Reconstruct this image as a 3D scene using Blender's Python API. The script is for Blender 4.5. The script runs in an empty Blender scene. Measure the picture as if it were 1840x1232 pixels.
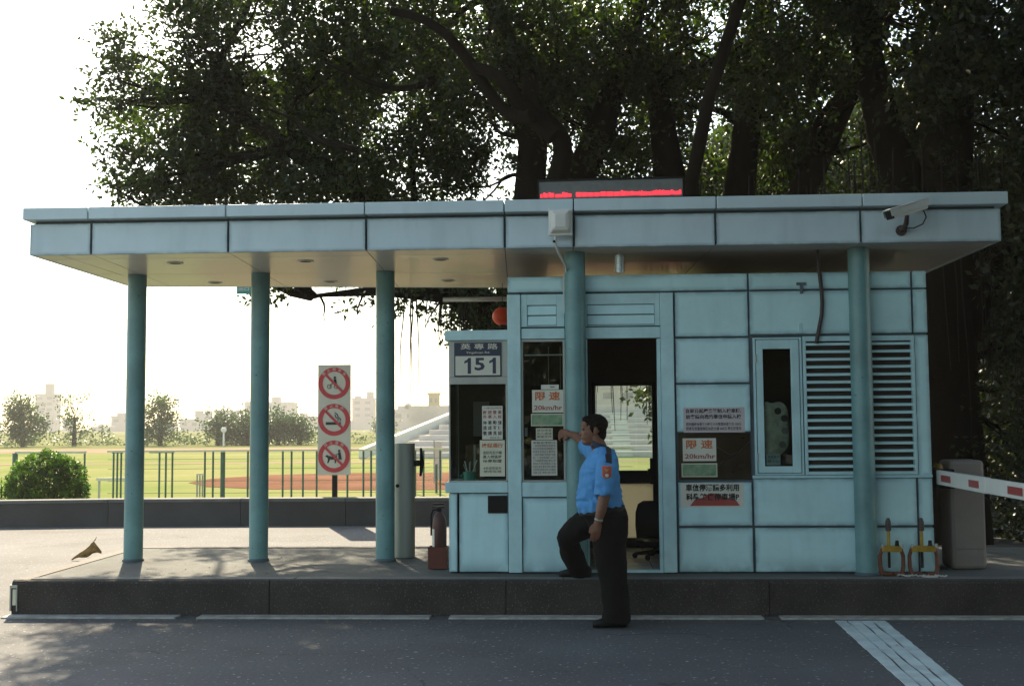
import bpy, bmesh, math, random
import numpy as np
from mathutils import Vector, Matrix, noise
from mathutils.bvhtree import BVHTree
PI = math.pi
R = math.radians
sc = bpy.context.scene
C = sc.collection

# ------------------------------------------------------------------ camera
cd = bpy.data.cameras.new('camera')
cam = bpy.data.objects.new('camera', cd)
C.objects.link(cam)
sc.camera = cam
cd.sensor_width = 36
cd.lens = 2100 / 1840 * 36
cd.clip_end = 5000
cam.matrix_world = (Matrix.Translation((0, 0, 1.6)) @ Matrix.Rotation(R(2.95), 4, 'Z')
                    @ Matrix.Rotation(PI / 2 + math.atan(.0705), 4, 'X') @ Matrix.Rotation(-.0072, 4, 'Z'))
# ------------------------------------------------------------------ light
SUN_EL, SUN_AZ = R(35), R(-19.3)
w = bpy.data.worlds.new('World')
sc.world = w
w.use_nodes = True
nt = w.node_tree
sky = nt.nodes.new('ShaderNodeTexSky')
sky.sky_type = 'NISHITA'
sky.sun_disc = False
sky.sun_elevation = SUN_EL
sky.sun_rotation = SUN_AZ
sky.dust_density = 1.0
sky.ozone_density = 1.0
tint = nt.nodes.new('ShaderNodeMix')
tint.data_type = 'RGBA'
tint.blend_type = 'MULTIPLY'
tint.inputs[0].default_value = 1
tint.inputs[7].default_value = (1.02, 1.03, .92, 1)
nt.links.new(sky.outputs[0], tint.inputs[6])
nt.links.new(tint.outputs[2], nt.nodes['Background'].inputs[0])
nt.nodes['Background'].inputs[1].default_value = .105
sd = bpy.data.lights.new('sun', 'SUN')
sd.energy = 5.0
sd.angle = R(.55)
sd.color = (1, .83, .60)
sun = bpy.data.objects.new('sun', sd)
C.objects.link(sun)
sdir = Vector((math.sin(SUN_AZ) * math.cos(SUN_EL), math.cos(SUN_AZ) * math.cos(SUN_EL), math.sin(SUN_EL)))
sun.rotation_euler = sdir.to_track_quat('Z', 'Y').to_euler()
sun.location = sdir * 60
sc.view_settings.view_transform = 'Standard'
sc.view_settings.look = 'None'
sc.view_settings.exposure = 1.86
sc.view_settings.gamma = 1
sc.cycles.max_bounces = 8
sc.cycles.volume_bounces = 0
sc.cycles.use_denoising = True


# ------------------------------------------------------------------ materials
def mat(name, col, rough=.6, var=.12, scale=6, bump=0, bscale=60, metal=0, spec=.5, coat=0, detail=5, col2=None, speck=0, sscale=180, stretch=None, grime=None, chips=0, cracks=0, flecks=0):
    m = bpy.data.materials.new(name)
    m.use_nodes = True
    t = m.node_tree
    p = t.nodes['Principled BSDF']
    p.inputs['Roughness'].default_value = rough
    p.inputs['Metallic'].default_value = metal
    p.inputs['Specular IOR Level'].default_value = spec
    p.inputs['Coat Weight'].default_value = coat
    tc = t.nodes.new('ShaderNodeTexCoord')
    mp = t.nodes.new('ShaderNodeMapping')
    t.links.new(tc.outputs['Object'], mp.inputs[0])
    if stretch:
        mp.inputs['Scale'].default_value = stretch
    n = t.nodes.new('ShaderNodeTexNoise')
    n.inputs['Scale'].default_value = scale
    n.inputs['Detail'].default_value = detail
    n.inputs['Roughness'].default_value = .62
    t.links.new(mp.outputs[0], n.inputs['Vector'])
    r = t.nodes.new('ShaderNodeValToRGB')
    c2 = col2 or tuple(c * (1 - var) for c in col)
    c1 = col if col2 else tuple(min(1, c * (1 + var * .6)) for c in col)
    r.color_ramp.elements[0].position = .32
    r.color_ramp.elements[1].position = .68
    r.color_ramp.elements[0].color = (*c2, 1)
    r.color_ramp.elements[1].color = (*c1, 1)
    t.links.new(n.outputs[0], r.inputs[0])
    out = r.outputs[0]
    if speck:
        n2 = t.nodes.new('ShaderNodeTexNoise')
        n2.inputs['Scale'].default_value = sscale
        n2.inputs['Detail'].default_value = 2
        t.links.new(tc.outputs['Object'], n2.inputs['Vector'])
        r2 = t.nodes.new('ShaderNodeValToRGB')
        r2.color_ramp.elements[0].position = .40
        r2.color_ramp.elements[1].position = .66
        r2.color_ramp.elements[0].color = (1 - speck, 1 - speck, 1 - speck, 1)
        r2.color_ramp.elements[1].color = (1 + speck * 2.5, 1 + speck * 2.5, 1 + speck * 2.5, 1)
        mx = t.nodes.new('ShaderNodeMix')
        mx.data_type = 'RGBA'
        mx.blend_type = 'MULTIPLY'
        mx.inputs[0].default_value = 1
        t.links.new(out, mx.inputs[6])
        t.links.new(r2.outputs[0], mx.inputs[7])
        out = mx.outputs[2]

    def mixin(fac, colr, o_):
        q = t.nodes.new('ShaderNodeMix')
        q.data_type = 'RGBA'
        q.inputs[7].default_value = (*colr, 1)
        t.links.new(fac, q.inputs[0])
        t.links.new(o_, q.inputs[6])
        return q.outputs[2]

    def maths(op, a_, b_):
        q = t.nodes.new('ShaderNodeMath')
        q.operation = op
        q.use_clamp = True
        for i_, v_ in ((0, a_), (1, b_)):
            if hasattr(v_, 'node'):
                t.links.new(v_, q.inputs[i_])
            else:
                q.inputs[i_].default_value = v_
        return q.outputs[0]

    def noisy(sc_, lo, hi, det=6, str_=None):
        q = t.nodes.new('ShaderNodeTexNoise')
        q.inputs['Scale'].default_value = sc_
        q.inputs['Detail'].default_value = det
        if str_:
            mm = t.nodes.new('ShaderNodeMapping')
            mm.inputs['Scale'].default_value = str_
            t.links.new(tc.outputs['Object'], mm.inputs[0])
            t.links.new(mm.outputs[0], q.inputs['Vector'])
        else:
            t.links.new(tc.outputs['Object'], q.inputs['Vector'])
        q2 = t.nodes.new('ShaderNodeMapRange')
        q2.inputs[1].default_value = lo
        q2.inputs[2].default_value = hi
        t.links.new(q.outputs[0], q2.inputs[0])
        return q2.outputs[0]
    if grime:
        at = t.nodes.new('ShaderNodeAttribute')
        at.attribute_name = 'grime'
        f_ = maths('POWER', at.outputs['Fac'], 1.6)
        f_ = maths('MULTIPLY', f_, maths('ADD', noisy(7, .3, .62), .25))
        out = mixin(maths('MULTIPLY', f_, .85), grime, out)
        streak = maths('MULTIPLY', noisy(3.2, .52, .72, 4, (2.2, 2.2, .35)), .14)
        out = mixin(streak, grime, out)
    if chips:
        out = mixin(maths('MULTIPLY', noisy(34, .70, .73, 3), chips), (.02, .018, .015), out)
    if flecks:
        out = mixin(maths('MULTIPLY', noisy(75, .60, .70, 2), flecks), (.17, .165, .155), out)
    if cracks:
        vo = t.nodes.new('ShaderNodeTexVoronoi')
        vo.feature = 'DISTANCE_TO_EDGE'
        vo.inputs['Scale'].default_value = .42
        nz = t.nodes.new('ShaderNodeTexNoise')
        nz.inputs['Scale'].default_value = 1.7
        nz.inputs['Detail'].default_value = 6
        t.links.new(tc.outputs['Object'], nz.inputs['Vector'])
        va = t.nodes.new('ShaderNodeVectorMath')
        va.operation = 'MULTIPLY_ADD'
        va.inputs[1].default_value = (.8, .8, .8)
        t.links.new(nz.outputs['Color'], va.inputs[0])
        t.links.new(tc.outputs['Object'], va.inputs[2])
        t.links.new(va.outputs[0], vo.inputs['Vector'])
        q2 = t.nodes.new('ShaderNodeMapRange')
        q2.inputs[1].default_value = .0015
        q2.inputs[2].default_value = .0055
        q2.inputs[3].default_value = 1
        q2.inputs[4].default_value = 0
        t.links.new(vo.outputs['Distance'], q2.inputs[0])
        out = mixin(maths('MULTIPLY', q2.outputs[0], maths('MULTIPLY', noisy(.9, .45, .6), cracks)), (.02, .02, .02), out)
        out = mixin(maths('MULTIPLY', noisy(.8, .56, .72), .45), (.035, .034, .033), out)
        out = mixin(maths('MULTIPLY', noisy(26, .66, .70, 2), .7), (.42, .42, .40), out)
    t.links.new(out, p.inputs['Base Color'])
    if bump:
        n3 = t.nodes.new('ShaderNodeTexNoise')
        n3.inputs['Scale'].default_value = bscale
        n3.inputs['Detail'].default_value = 4
        t.links.new(tc.outputs['Object'], n3.inputs['Vector'])
        b = t.nodes.new('ShaderNodeBump')
        b.inputs['Strength'].default_value = bump
        b.inputs['Distance'].default_value = .01
        t.links.new(n3.outputs[0], b.inputs['Height'])
        t.links.new(b.outputs[0], p.inputs['Normal'])
    return m


def leafmat(name, c1, c2, trans=.35, gain=1.0):
    m = bpy.data.materials.new(name)
    m.use_nodes = True
    t = m.node_tree
    p = t.nodes['Principled BSDF']
    p.inputs['Roughness'].default_value = .45
    tc = t.nodes.new('ShaderNodeTexCoord')
    n = t.nodes.new('ShaderNodeTexNoise')
    n.inputs['Scale'].default_value = 1.6
    n.inputs['Detail'].default_value = 8
    t.links.new(tc.outputs['Object'], n.inputs['Vector'])
    r = t.nodes.new('ShaderNodeValToRGB')
    r.color_ramp.elements[0].position = .35
    r.color_ramp.elements[1].position = .65
    r.color_ramp.elements[0].color = (*c1, 1)
    r.color_ramp.elements[1].color = (*c2, 1)
    t.links.new(n.outputs[0], r.inputs[0])
    t.links.new(r.outputs[0], p.inputs['Base Color'])
    tr = t.nodes.new('ShaderNodeBsdfTranslucent')
    g = t.nodes.new('ShaderNodeMix')
    g.data_type = 'RGBA'
    g.blend_type = 'MULTIPLY'
    g.inputs[0].default_value = 1
    g.inputs[7].default_value = (1.5 * gain, 1.9 * gain, .5 * gain, 1)
    t.links.new(r.outputs[0], g.inputs[6])
    t.links.new(g.outputs[2], tr.inputs[0])
    ms = t.nodes.new('ShaderNodeMixShader')
    ms.inputs[0].default_value = trans
    t.links.new(p.outputs[0], ms.inputs[1])
    t.links.new(tr.outputs[0], ms.inputs[2])
    t.links.new(ms.outputs[0], t.nodes['Material Output'].inputs[0])
    return m


def glassmat(name, tint=(.8, .86, .84), rough=.02):
    m = bpy.data.materials.new(name)
    m.use_nodes = True
    t = m.node_tree
    t.nodes.remove(t.nodes['Principled BSDF'])
    tr = t.nodes.new('ShaderNodeBsdfTransparent')
    tr.inputs[0].default_value = (*tint, 1)
    gl = t.nodes.new('ShaderNodeBsdfGlossy')
    gl.inputs['Roughness'].default_value = rough
    fr = t.nodes.new('ShaderNodeFresnel')
    fr.inputs[0].default_value = 1.45
    ms = t.nodes.new('ShaderNodeMixShader')
    t.links.new(fr.outputs[0], ms.inputs[0])
    t.links.new(tr.outputs[0], ms.inputs[1])
    t.links.new(gl.outputs[0], ms.inputs[2])
    t.links.new(ms.outputs[0], t.nodes['Material Output'].inputs[0])
    return m


def transmat(name, col, mix=.8):
    m = bpy.data.materials.new(name)
    m.use_nodes = True
    t = m.node_tree
    p = t.nodes['Principled BSDF']
    p.inputs['Base Color'].default_value = (*col, 1)
    tr = t.nodes.new('ShaderNodeBsdfTranslucent')
    tr.inputs[0].default_value = (*col, 1)
    ms = t.nodes.new('ShaderNodeMixShader')
    ms.inputs[0].default_value = mix
    t.links.new(p.outputs[0], ms.inputs[1])
    t.links.new(tr.outputs[0], ms.inputs[2])
    t.links.new(ms.outputs[0], t.nodes['Material Output'].inputs[0])
    return m


def emat(name, col, s):
    m = bpy.data.materials.new(name)
    m.use_nodes = True
    p = m.node_tree.nodes['Principled BSDF']
    p.inputs['Base Color'].default_value = (*[c * .5 for c in col], 1)
    p.inputs['Emission Color'].default_value = (*col, 1)
    p.inputs['Emission Strength'].default_value = s
    return m


M = dict(
    panel=mat('painted_panel', (.50, .76, .79), .42, .10, 2.2, spec=.5, speck=.05, sscale=40, grime=(.19, .32, .36), bump=.35, bscale=1.6),
    trim=mat('painted_trim', (.44, .67, .70), .4, .12, 5, speck=.04, sscale=60, grime=(.12, .20, .22)),
    fascia=mat('fascia_panel', (.50, .63, .68), .4, .08, 1.5, speck=.03, sscale=30, grime=(.15, .23, .27), bump=.35, bscale=1.4),
    seam=mat('dark_seam', (.09, .13, .15), .8, .2),
    soffit=mat('soffit_panel', (.62, .585, .53), .32, .06, 1.2, spec=.7, coat=.15),
    column=mat('teal_paint', (.12, .26, .27), .4, .22, 3, bump=.12, bscale=25, speck=.06, sscale=50, chips=.8, grime=(.05, .07, .06)),
    asphalt=mat('asphalt', (.078, .082, .085), .90, spec=.32, var=.25, scale=.55, bump=.9, bscale=30, speck=.6, sscale=30, detail=9, cracks=.8),
    islandtop=mat('island_paving', (.085, .092, .088), .95, .3, 1.4, spec=.3, flecks=.5, bump=.8, bscale=60, speck=.55, sscale=30, detail=8, chips=.5),
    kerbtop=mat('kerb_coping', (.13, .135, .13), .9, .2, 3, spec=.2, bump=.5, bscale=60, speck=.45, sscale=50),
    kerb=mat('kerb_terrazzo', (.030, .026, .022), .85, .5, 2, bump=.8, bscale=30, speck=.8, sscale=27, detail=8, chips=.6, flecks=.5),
    line=mat('worn_white_paint', (.34, .34, .31), .8, .4, 9, bump=.3, speck=.25, sscale=70, detail=10),
    stripe=mat('pale_road_paint', (.50, .60, .60), .75, .25, 5, bump=.4, speck=.18, sscale=70, detail=10),
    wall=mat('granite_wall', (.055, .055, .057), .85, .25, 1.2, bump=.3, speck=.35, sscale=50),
    grass=mat('field_grass', (.115, .155, .045), 1, .3, .12, col2=(.21, .20, .095), speck=.5, sscale=2.2, spec=0),
    clay=mat('red_clay', (.165, .088, .058), 1, .3, .3, spec=0, speck=.15, sscale=6),
    track=mat('pale_track', (.28, .21, .15), 1, .15, .1, spec=0),
    dirt=mat('far_ground', (.17, .18, .08), 1, .3, .02, spec=0),
    steel=mat('brushed_steel', (.36, .38, .34), .5, .15, 8, metal=.35, stretch=(1, 1, .1)),
    alu=mat('aluminium', (.55, .6, .6), .35, .08, 10, metal=.6),
    white=mat('white_plastic', (.62, .64, .6), .45, .06, 5),
    black=mat('black_plastic', (.008, .008, .008), .55, .2, 9, spec=.2),
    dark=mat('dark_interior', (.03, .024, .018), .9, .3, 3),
    tile=mat('floor_tile', (.55, .55, .48), .3, .1, 4),
    barrier=mat('grey_cabinet', (.21, .185, .165), .55, .15, 3, bump=.1, bscale=30, speck=.15),
    paper=mat('white_paper', (.62, .62, .53), .8, .05, 6),
    paper2=mat('cream_paper', (.60, .60, .46), .8, .06, 6),
    ink=mat('black_ink', (.02, .02, .025), .7, .1),
    navy=mat('navy_enamel', (.015, .022, .05), .4, .1),
    orange=mat('orange_ink', (.50, .13, .03), .7, .15, 30),
    red=mat('red_enamel', (.50, .035, .05), .5, .12, 12),
    redink=mat('dull_red_ink', (.33, .06, .05), .7, .1),
    reflector=mat('red_reflector', (.30, .02, .012), .3, .1),
    yellow=mat('yellow_paint', (.32, .20, .015), .5, .4, 18, speck=.3),
    orangep=mat('orange_paint', (.12, .035, .012), .6, .4, 18),
    extred=mat('extinguisher_red', (.055, .009, .006), .4, .2),
    green=mat('green_plastic', (.08, .30, .24), .5, .1),
    gpost=mat('green_post', (.07, .14, .11), .6, .2, 9),
    skin=mat('skin', (.17, .078, .045), .55, .12, 14),
    shirt=mat('blue_shirt', (.065, .26, .55), .8, .12, 4, bump=.15, bscale=200),
    trouser=mat('black_trousers', (.006, .005, .005), .9, .2, 5, spec=.2),
    hair=mat('black_hair', (.007, .006, .005), .8, .2, 40, spec=.1, bump=.8, bscale=180),
    bark=mat('bark', (.012, .009, .006), .95, .35, 3, spec=.1, bump=1.0, bscale=14, stretch=(3, 3, .5)),
    root=mat('aerial_root', (.018, .013, .010), .95, .3, 6),
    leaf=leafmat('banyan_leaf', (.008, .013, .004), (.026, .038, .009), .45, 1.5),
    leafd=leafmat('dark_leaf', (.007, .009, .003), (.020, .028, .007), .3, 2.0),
    leafb=leafmat('bush_leaf', (.012, .030, .003), (.05, .10, .006), .45, 1.5),
    leaff=leafmat('far_leaf', (.03, .055, .025), (.055, .09, .035), .25),
    concrete=mat('far_concrete', (.42, .38, .34), .9, .12, .2),
    concrete2=mat('far_stone', (.34, .31, .30), .9, .12, .2),
    ochre=mat('ochre_wall', (.35, .26, .10), .9, .1, .3),
    farglass=mat('far_window', (.12, .13, .14), .4, .1),
    seat=mat('stand_concrete', (.55, .50, .44), .9, .12, .8),
    lantern=mat('red_lantern', (.75, .07, .015), .45, .1, 20),
    dryleaf=mat('dry_leaf', (.30, .17, .05), .8, .6, 22),
    glass=glassmat('window_glass'),
    darkglass=mat('dark_film_glass', (.03, .022, .012), .12, .4, 3, spec=.5),
    frost=transmat('frosted_panel', (.75, .70, .55), .85),
    photo=mat('landscape_print', (.06, .22, .10), .5, .5, 14, col2=(.30, .36, .24), detail=8),
    cloth=mat('plastic_bag', (.72, .72, .56), .6, .35, 9, col2=(.28, .30, .24)),
    spot=mat('dark_spot', (.035, .03, .03), .7, .1),
    cable=mat('white_cable', (.55, .6, .57), .5, .1),
    hose=mat('brown_hose', (.05, .035, .035), .6, .4, 20),
    leds=emat('led_red', (1, .035, .055), .5),
    chain=mat('chain', (.45, .45, .42), .4, .1),
    beads=mat('bead_chain', (.65, .6, .5), .5, .1),
)

ORG = {}


def setp(o, label=None, cat=None, group=None, kind=None):
    if label: o['label'] = label
    if cat: o['category'] = cat
    if group: o['group'] = group
    if kind: o['kind'] = kind
    return o


def empty(name, loc, label, cat, group=None):
    o = bpy.data.objects.new(name, None)
    o.empty_display_size = .1
    o.location = loc
    C.objects.link(o)
    ORG[o.name] = Vector(loc)
    return setp(o, label, cat, group)


def put(name, me, m, parent=None, smooth=False, origin=None):
    """link mesh data given in world coordinates"""
    me.materials.clear()
    me.materials.append(M[m] if isinstance(m, str) else m)
    o = bpy.data.objects.new(name, me)
    C.objects.link(o)
    if parent is not None:
        org = ORG[parent.name]
        o.parent = parent
    else:
        n = len(me.vertices)
        a = np.empty(n * 3, np.float32)
        me.vertices.foreach_get('co', a)
        a = a.reshape(-1, 3)
        org = Vector(origin) if origin else Vector((float(a[:, 0].mean()), float(a[:, 1].mean()), float(a[:, 2].min())))
        o.location = org
    ORG[o.name] = Vector(org)
    me.transform(Matrix.Translation(-Vector(org)))
    if smooth:
        me.polygons.foreach_set('use_smooth', [True] * len(me.polygons))
    me.update()
    return o


class MB:
    def __init__(s):
        s.v = []
        s.f = []

    def add(s, vs, fs):
        b = len(s.v)
        s.v += [tuple(v) for v in vs]
        s.f += [tuple(i + b for i in f) for f in fs]
        return s

    def box(s, x0, x1, y0, y1, z0, z1):
        return s.add([(x0, y0, z0), (x1, y0, z0), (x1, y1, z0), (x0, y1, z0), (x0, y0, z1), (x1, y0, z1), (x1, y1, z1), (x0, y1, z1)],
                     [(0, 3, 2, 1), (4, 5, 6, 7), (0, 1, 5, 4), (1, 2, 6, 5), (2, 3, 7, 6), (3, 0, 4, 7)])

    def tube(s, pts, rad, n=12, cap=True, ell=1):
        pts = [Vector(p) for p in pts]
        if not hasattr(rad, '__len__'):
            rad = [rad] * len(pts)
        vs, fs = [], []
        up = None
        for i, p in enumerate(pts):
            d = (pts[min(i + 1, len(pts) - 1)] - pts[max(i - 1, 0)]).normalized()
            if up is None:
                up = Vector((0, 0, 1)) if abs(d.z) < .8 else Vector((1, 0, 0))
            a = (up - d * up.dot(d)).normalized()
            b = d.cross(a)
            up = a
            for k in range(n):
                t = 2 * PI * k / n
                vs.append(p + a * math.cos(t) * rad[i] + b * math.sin(t) * rad[i] * ell)
        for i in range(len(pts) - 1):
            for k in range(n):
                k2 = (k + 1) % n
                fs.append((i * n + k, i * n + k2, (i + 1) * n + k2, (i + 1) * n + k))
        if cap:
            fs.append(tuple(range(n - 1, -1, -1)))
            fs.append(tuple((len(pts) - 1) * n + k for k in range(n)))
        return s.add(vs, fs)

    def capsule(s, pts, rad, n=14):
        """tube with rounded ends"""
        pts = [Vector(p) for p in pts]
        r = list(rad) if hasattr(rad, '__len__') else [rad] * len(pts)
        d0 = (pts[0] - pts[1]).normalized()
        d1 = (pts[-1] - pts[-2]).normalized()
        P, Q = [], []
        for a in (80, 60, 35):
            P.append(pts[0] + d0 * r[0] * math.sin(R(a)))
            Q.append(r[0] * math.cos(R(a)))
        P += pts
        Q += r
        for a in (35, 60, 80):
            P.append(pts[-1] + d1 * r[-1] * math.sin(R(a)))
            Q.append(r[-1] * math.cos(R(a)))
        return s.tube(P, Q, n)

    def loft(s, rings, n=24, cap=True):
        """rings: (centre, half-width vector, half-depth vector)"""
        vs, fs = [], []
        for c, a, b in rings:
            c, a, b = Vector(c), Vector(a), Vector(b)
            for k in range(n):
                t = 2 * PI * k / n
                vs.append(c + a * math.cos(t) + b * math.sin(t))
        m = len(rings)
        for i in range(m - 1):
            for k in range(n):
                k2 = (k + 1) % n
                fs.append((i * n + k, i * n + k2, (i + 1) * n + k2, (i + 1) * n + k))
        if cap:
            fs.append(tuple(range(n - 1, -1, -1)))
            fs.append(tuple((m - 1) * n + k for k in range(n)))
        return s.add(vs, fs)

    def ball(s, c, rx, ry=None, rz=None, n=16, rot=None):
        ry = ry or rx
        rz = rz or rx
        rings = []
        q = rot or Matrix.Identity(3)
        c = Vector(c)
        for i in range(1, n):
            a = PI * i / n
            rings.append((c + q @ Vector((0, 0, -rz * math.cos(a))), q @ Vector((rx * math.sin(a), 0, 0)), q @ Vector((0, ry * math.sin(a), 0))))
        return s.loft(rings, n * 2)

    def lathe(s, c, prof, n=24):
        return s.loft([((c[0], c[1], c[2] + z), (r, 0, 0), (0, r, 0)) for r, z in prof], n)

    def poly(s, pts, y, th=.002):
        """polygon in x,z extruded along y (front at y)"""
        n = len(pts)
        vs = [(p[0], y, p[1]) for p in pts] + [(p[0], y + th, p[1]) for p in pts]
        fs = [tuple(range(n)), tuple(range(2 * n - 1, n - 1, -1))]
        for k in range(n):
            k2 = (k + 1) % n
            fs.append((k, n + k, n + k2, k2))
        return s.add(vs, fs)

    def ring(s, cx, cz, r0, r1, y, th=.002, n=40):
        vs, fs = [], []
        for k in range(n):
            t = 2 * PI * k / n
            for r in (r0, r1):
                for yy in (y, y + th):
                    vs.append((cx + math.cos(t) * r, yy, cz + math.sin(t) * r))
        for k in range(n):
            a, b = 4 * k, 4 * ((k + 1) % n)
            fs += [(a, b, b + 2, a + 2), (a + 2, b + 2, b + 3, a + 3), (a + 3, b + 3, b + 1, a + 1), (a + 1, b + 1, b, a)]
        return s.add(vs, fs)

    def mesh(s, name='m', fix=True):
        me = bpy.data.meshes.new(name)
        me.from_pydata(s.v, [], s.f)
        if fix:
            bm = bmesh.new()
            bm.from_mesh(me)
            bmesh.ops.recalc_face_normals(bm, faces=bm.faces)
            bm.to_mesh(me)
            bm.free()
        return me

    def build(s, name, m, parent=None, bevel=0, smooth=False, origin=None):
        me_ = s.mesh(name)
        if hasattr(s, 'g'):
            at = me_.attributes.new('grime', 'FLOAT', 'POINT')
            at.data.foreach_set('value', [s.g.get(i, 0.0) for i in range(len(me_.vertices))])
        o = put(name, me_, m, parent, smooth, origin)
        if bevel:
            b = o.modifiers.new('bevel', 'BEVEL')
            b.width = bevel
            b.segments = 2
            b.limit_method = 'ANGLE'
            b.angle_limit = R(40)
        return o


def auto(o, ang=40):
    me = o.data
    me.polygons.foreach_set('use_smooth', [True] * len(me.polygons))
    me.set_sharp_from_angle(angle=R(ang))
    return o


GR = {}


def gpanel(mb, x0, x1, z0, z1, y, d=.03, inset=.05, base=False):
    """panel whose front carries a border that gathers grime"""
    i = min(inset, (x1 - x0) * .4, (z1 - z0) * .4)
    v = [(x0, y, z0), (x1, y, z0), (x1, y, z1), (x0, y, z1), (x0 + i, y, z0 + i * (3 if base else 1)), (x1 - i, y, z0 + i * (3 if base else 1)), (x1 - i, y, z1 - i), (x0 + i, y, z1 - i),
         (x0, y + d, z0), (x1, y + d, z0), (x1, y + d, z1), (x0, y + d, z1)]
    k = len(mb.v)
    mb.add(v, [(4, 5, 6, 7), (0, 1, 5, 4), (1, 2, 6, 5), (2, 3, 7, 6), (3, 0, 4, 7), (8, 11, 10, 9), (0, 8, 9, 1), (1, 9, 10, 2), (2, 10, 11, 3), (3, 11, 8, 0)])
    if not hasattr(mb, 'g'):
        mb.g = {}
    for j in (0, 1, 2, 3, 8, 9, 10, 11):
        mb.g[k + j] = 1.0


def struct(name, mb, m, **k):
    return setp(mb.build(name, m, **k), kind='structure')


def sheet(name, pts, z, m, th=.05):
    b = MB()
    n = len(pts)
    b.add([(p[0], p[1], z) for p in pts] + [(p[0], p[1], z - th) for p in pts],
          [tuple(range(n)), tuple(range(2 * n - 1, n - 1, -1))] + [(k, n + k, n + (k + 1) % n, (k + 1) % n) for k in range(n)])
    return struct(name, b, m, origin=(0, 0, 0))


_dep = None


def text(name, s, x0, x1, z0, z1, y, m, parent, bold=.0, rows=None):
    """flat lettering facing -Y, fitted to the rectangle"""
    me_all = MB()
    cu = bpy.data.curves.new('txt', 'FONT')
    cu.offset = bold
    cu.resolution_u = 2
    cu.align_x = 'CENTER'
    o = bpy.data.objects.new('txt', cu)
    C.objects.link(o)
    lines = s.split('\n')
    n = len(lines)
    if rows is None:
        rows = [(z1 - (z1 - z0) * i / n, z1 - (z1 - z0) * (i + .8) / n) for i in range(n)]
    for ln, (t, b) in zip(lines, rows):
        if not ln.strip():
            continue
        cu.body = ln
        dg = bpy.context.evaluated_depsgraph_get()
        dg.update()
        me = bpy.data.meshes.new_from_object(o.evaluated_get(dg))
        vs = [v.co.copy() for v in me.vertices]
        xa, xb = min(v.x for v in vs), max(v.x for v in vs)
        ya, yb = min(v.y for v in vs), max(v.y for v in vs)
        me_all.add([(x0 + (v.x - xa) / (xb - xa) * (x1 - x0), y, b + (v.y - ya) / (yb - ya) * (t - b)) for v in vs],
                   [tuple(p.vertices) for p in me.polygons])
        bpy.data.meshes.remove(me)
    bpy.data.objects.remove(o)
    bpy.data.curves.remove(cu)
    me = me_all.mesh(name, fix=False)
    return put(name, me, m, parent)


# ================================================================== GROUND
sheet('ground', [(-1500, -300), (1500, -300), (1500, 2500), (-1500, 2500)], -.03, 'dirt')
sheet('road', [(-60, -40), (60, -40), (60, 18.9), (-60, 18.9)], 0, 'asphalt')
# playing field beyond the low wall
sheet('grass_field', [(-120, 19.6), (120, 19.6), (120, 92), (-120, 92)], -.012, 'grass', .01)
arc = [(x, y) for x, y in [(60, 29.6), (-5.5, 29.6), (-8, 30.2), (-10, 31.6), (-11.3, 34), (-11.4, 36.5), (-10.4, 39), (-8, 40.4), (-3, 40.6), (60, 40.6)]]
sheet('infield_clay', arc[::-1], -.002, 'clay', .006)
sheet('pale_path', [(-120, 51.5), (120, 51.5), (120, 53.2), (-120, 53.2)], -.003, 'track', .006)
sheet('running_track', [(-120, 76), (120, 76), (120, 90), (-120, 90)], -.004, 'track', .006)
# kerbed island
b = MB()
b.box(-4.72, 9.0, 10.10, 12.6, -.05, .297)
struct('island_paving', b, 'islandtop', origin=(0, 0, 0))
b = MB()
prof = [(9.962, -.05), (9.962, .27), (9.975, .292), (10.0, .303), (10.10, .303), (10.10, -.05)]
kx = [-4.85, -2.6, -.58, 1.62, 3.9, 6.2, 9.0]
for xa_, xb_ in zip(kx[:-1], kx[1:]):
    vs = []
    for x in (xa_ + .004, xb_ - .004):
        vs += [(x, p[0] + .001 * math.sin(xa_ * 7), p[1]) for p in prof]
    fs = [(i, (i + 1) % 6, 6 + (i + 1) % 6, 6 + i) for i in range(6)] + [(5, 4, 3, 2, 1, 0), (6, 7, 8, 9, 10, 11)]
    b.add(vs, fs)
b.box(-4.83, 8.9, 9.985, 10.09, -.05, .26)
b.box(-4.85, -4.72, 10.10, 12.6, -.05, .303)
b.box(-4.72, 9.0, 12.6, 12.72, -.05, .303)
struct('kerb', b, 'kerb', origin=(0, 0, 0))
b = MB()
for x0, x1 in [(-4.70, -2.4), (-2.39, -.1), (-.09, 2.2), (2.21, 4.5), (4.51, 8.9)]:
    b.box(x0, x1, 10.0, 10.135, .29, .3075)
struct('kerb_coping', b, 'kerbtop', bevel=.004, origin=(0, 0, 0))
b = MB()
for x0, x1 in [(-4.86, -3.36), (-3.18, -1.21), (-1.05, 1.55), (1.69, 5.5)]:
    b.box(x0, x1, 9.80, 9.955, -.02, .013)
struct('gutter_strip', b, 'line', bevel=.004, origin=(0, 0, 0))
# white road bar with long cracks, in two lengths
b = MB()
random.seed(5)


def barx(t, y):  # t 0..1 across, y along
    k = (9.715 - y) / 2.345
    return 2.10 + (2.009 - 2.10) * k + t * (.40 - .058 * k)


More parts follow.
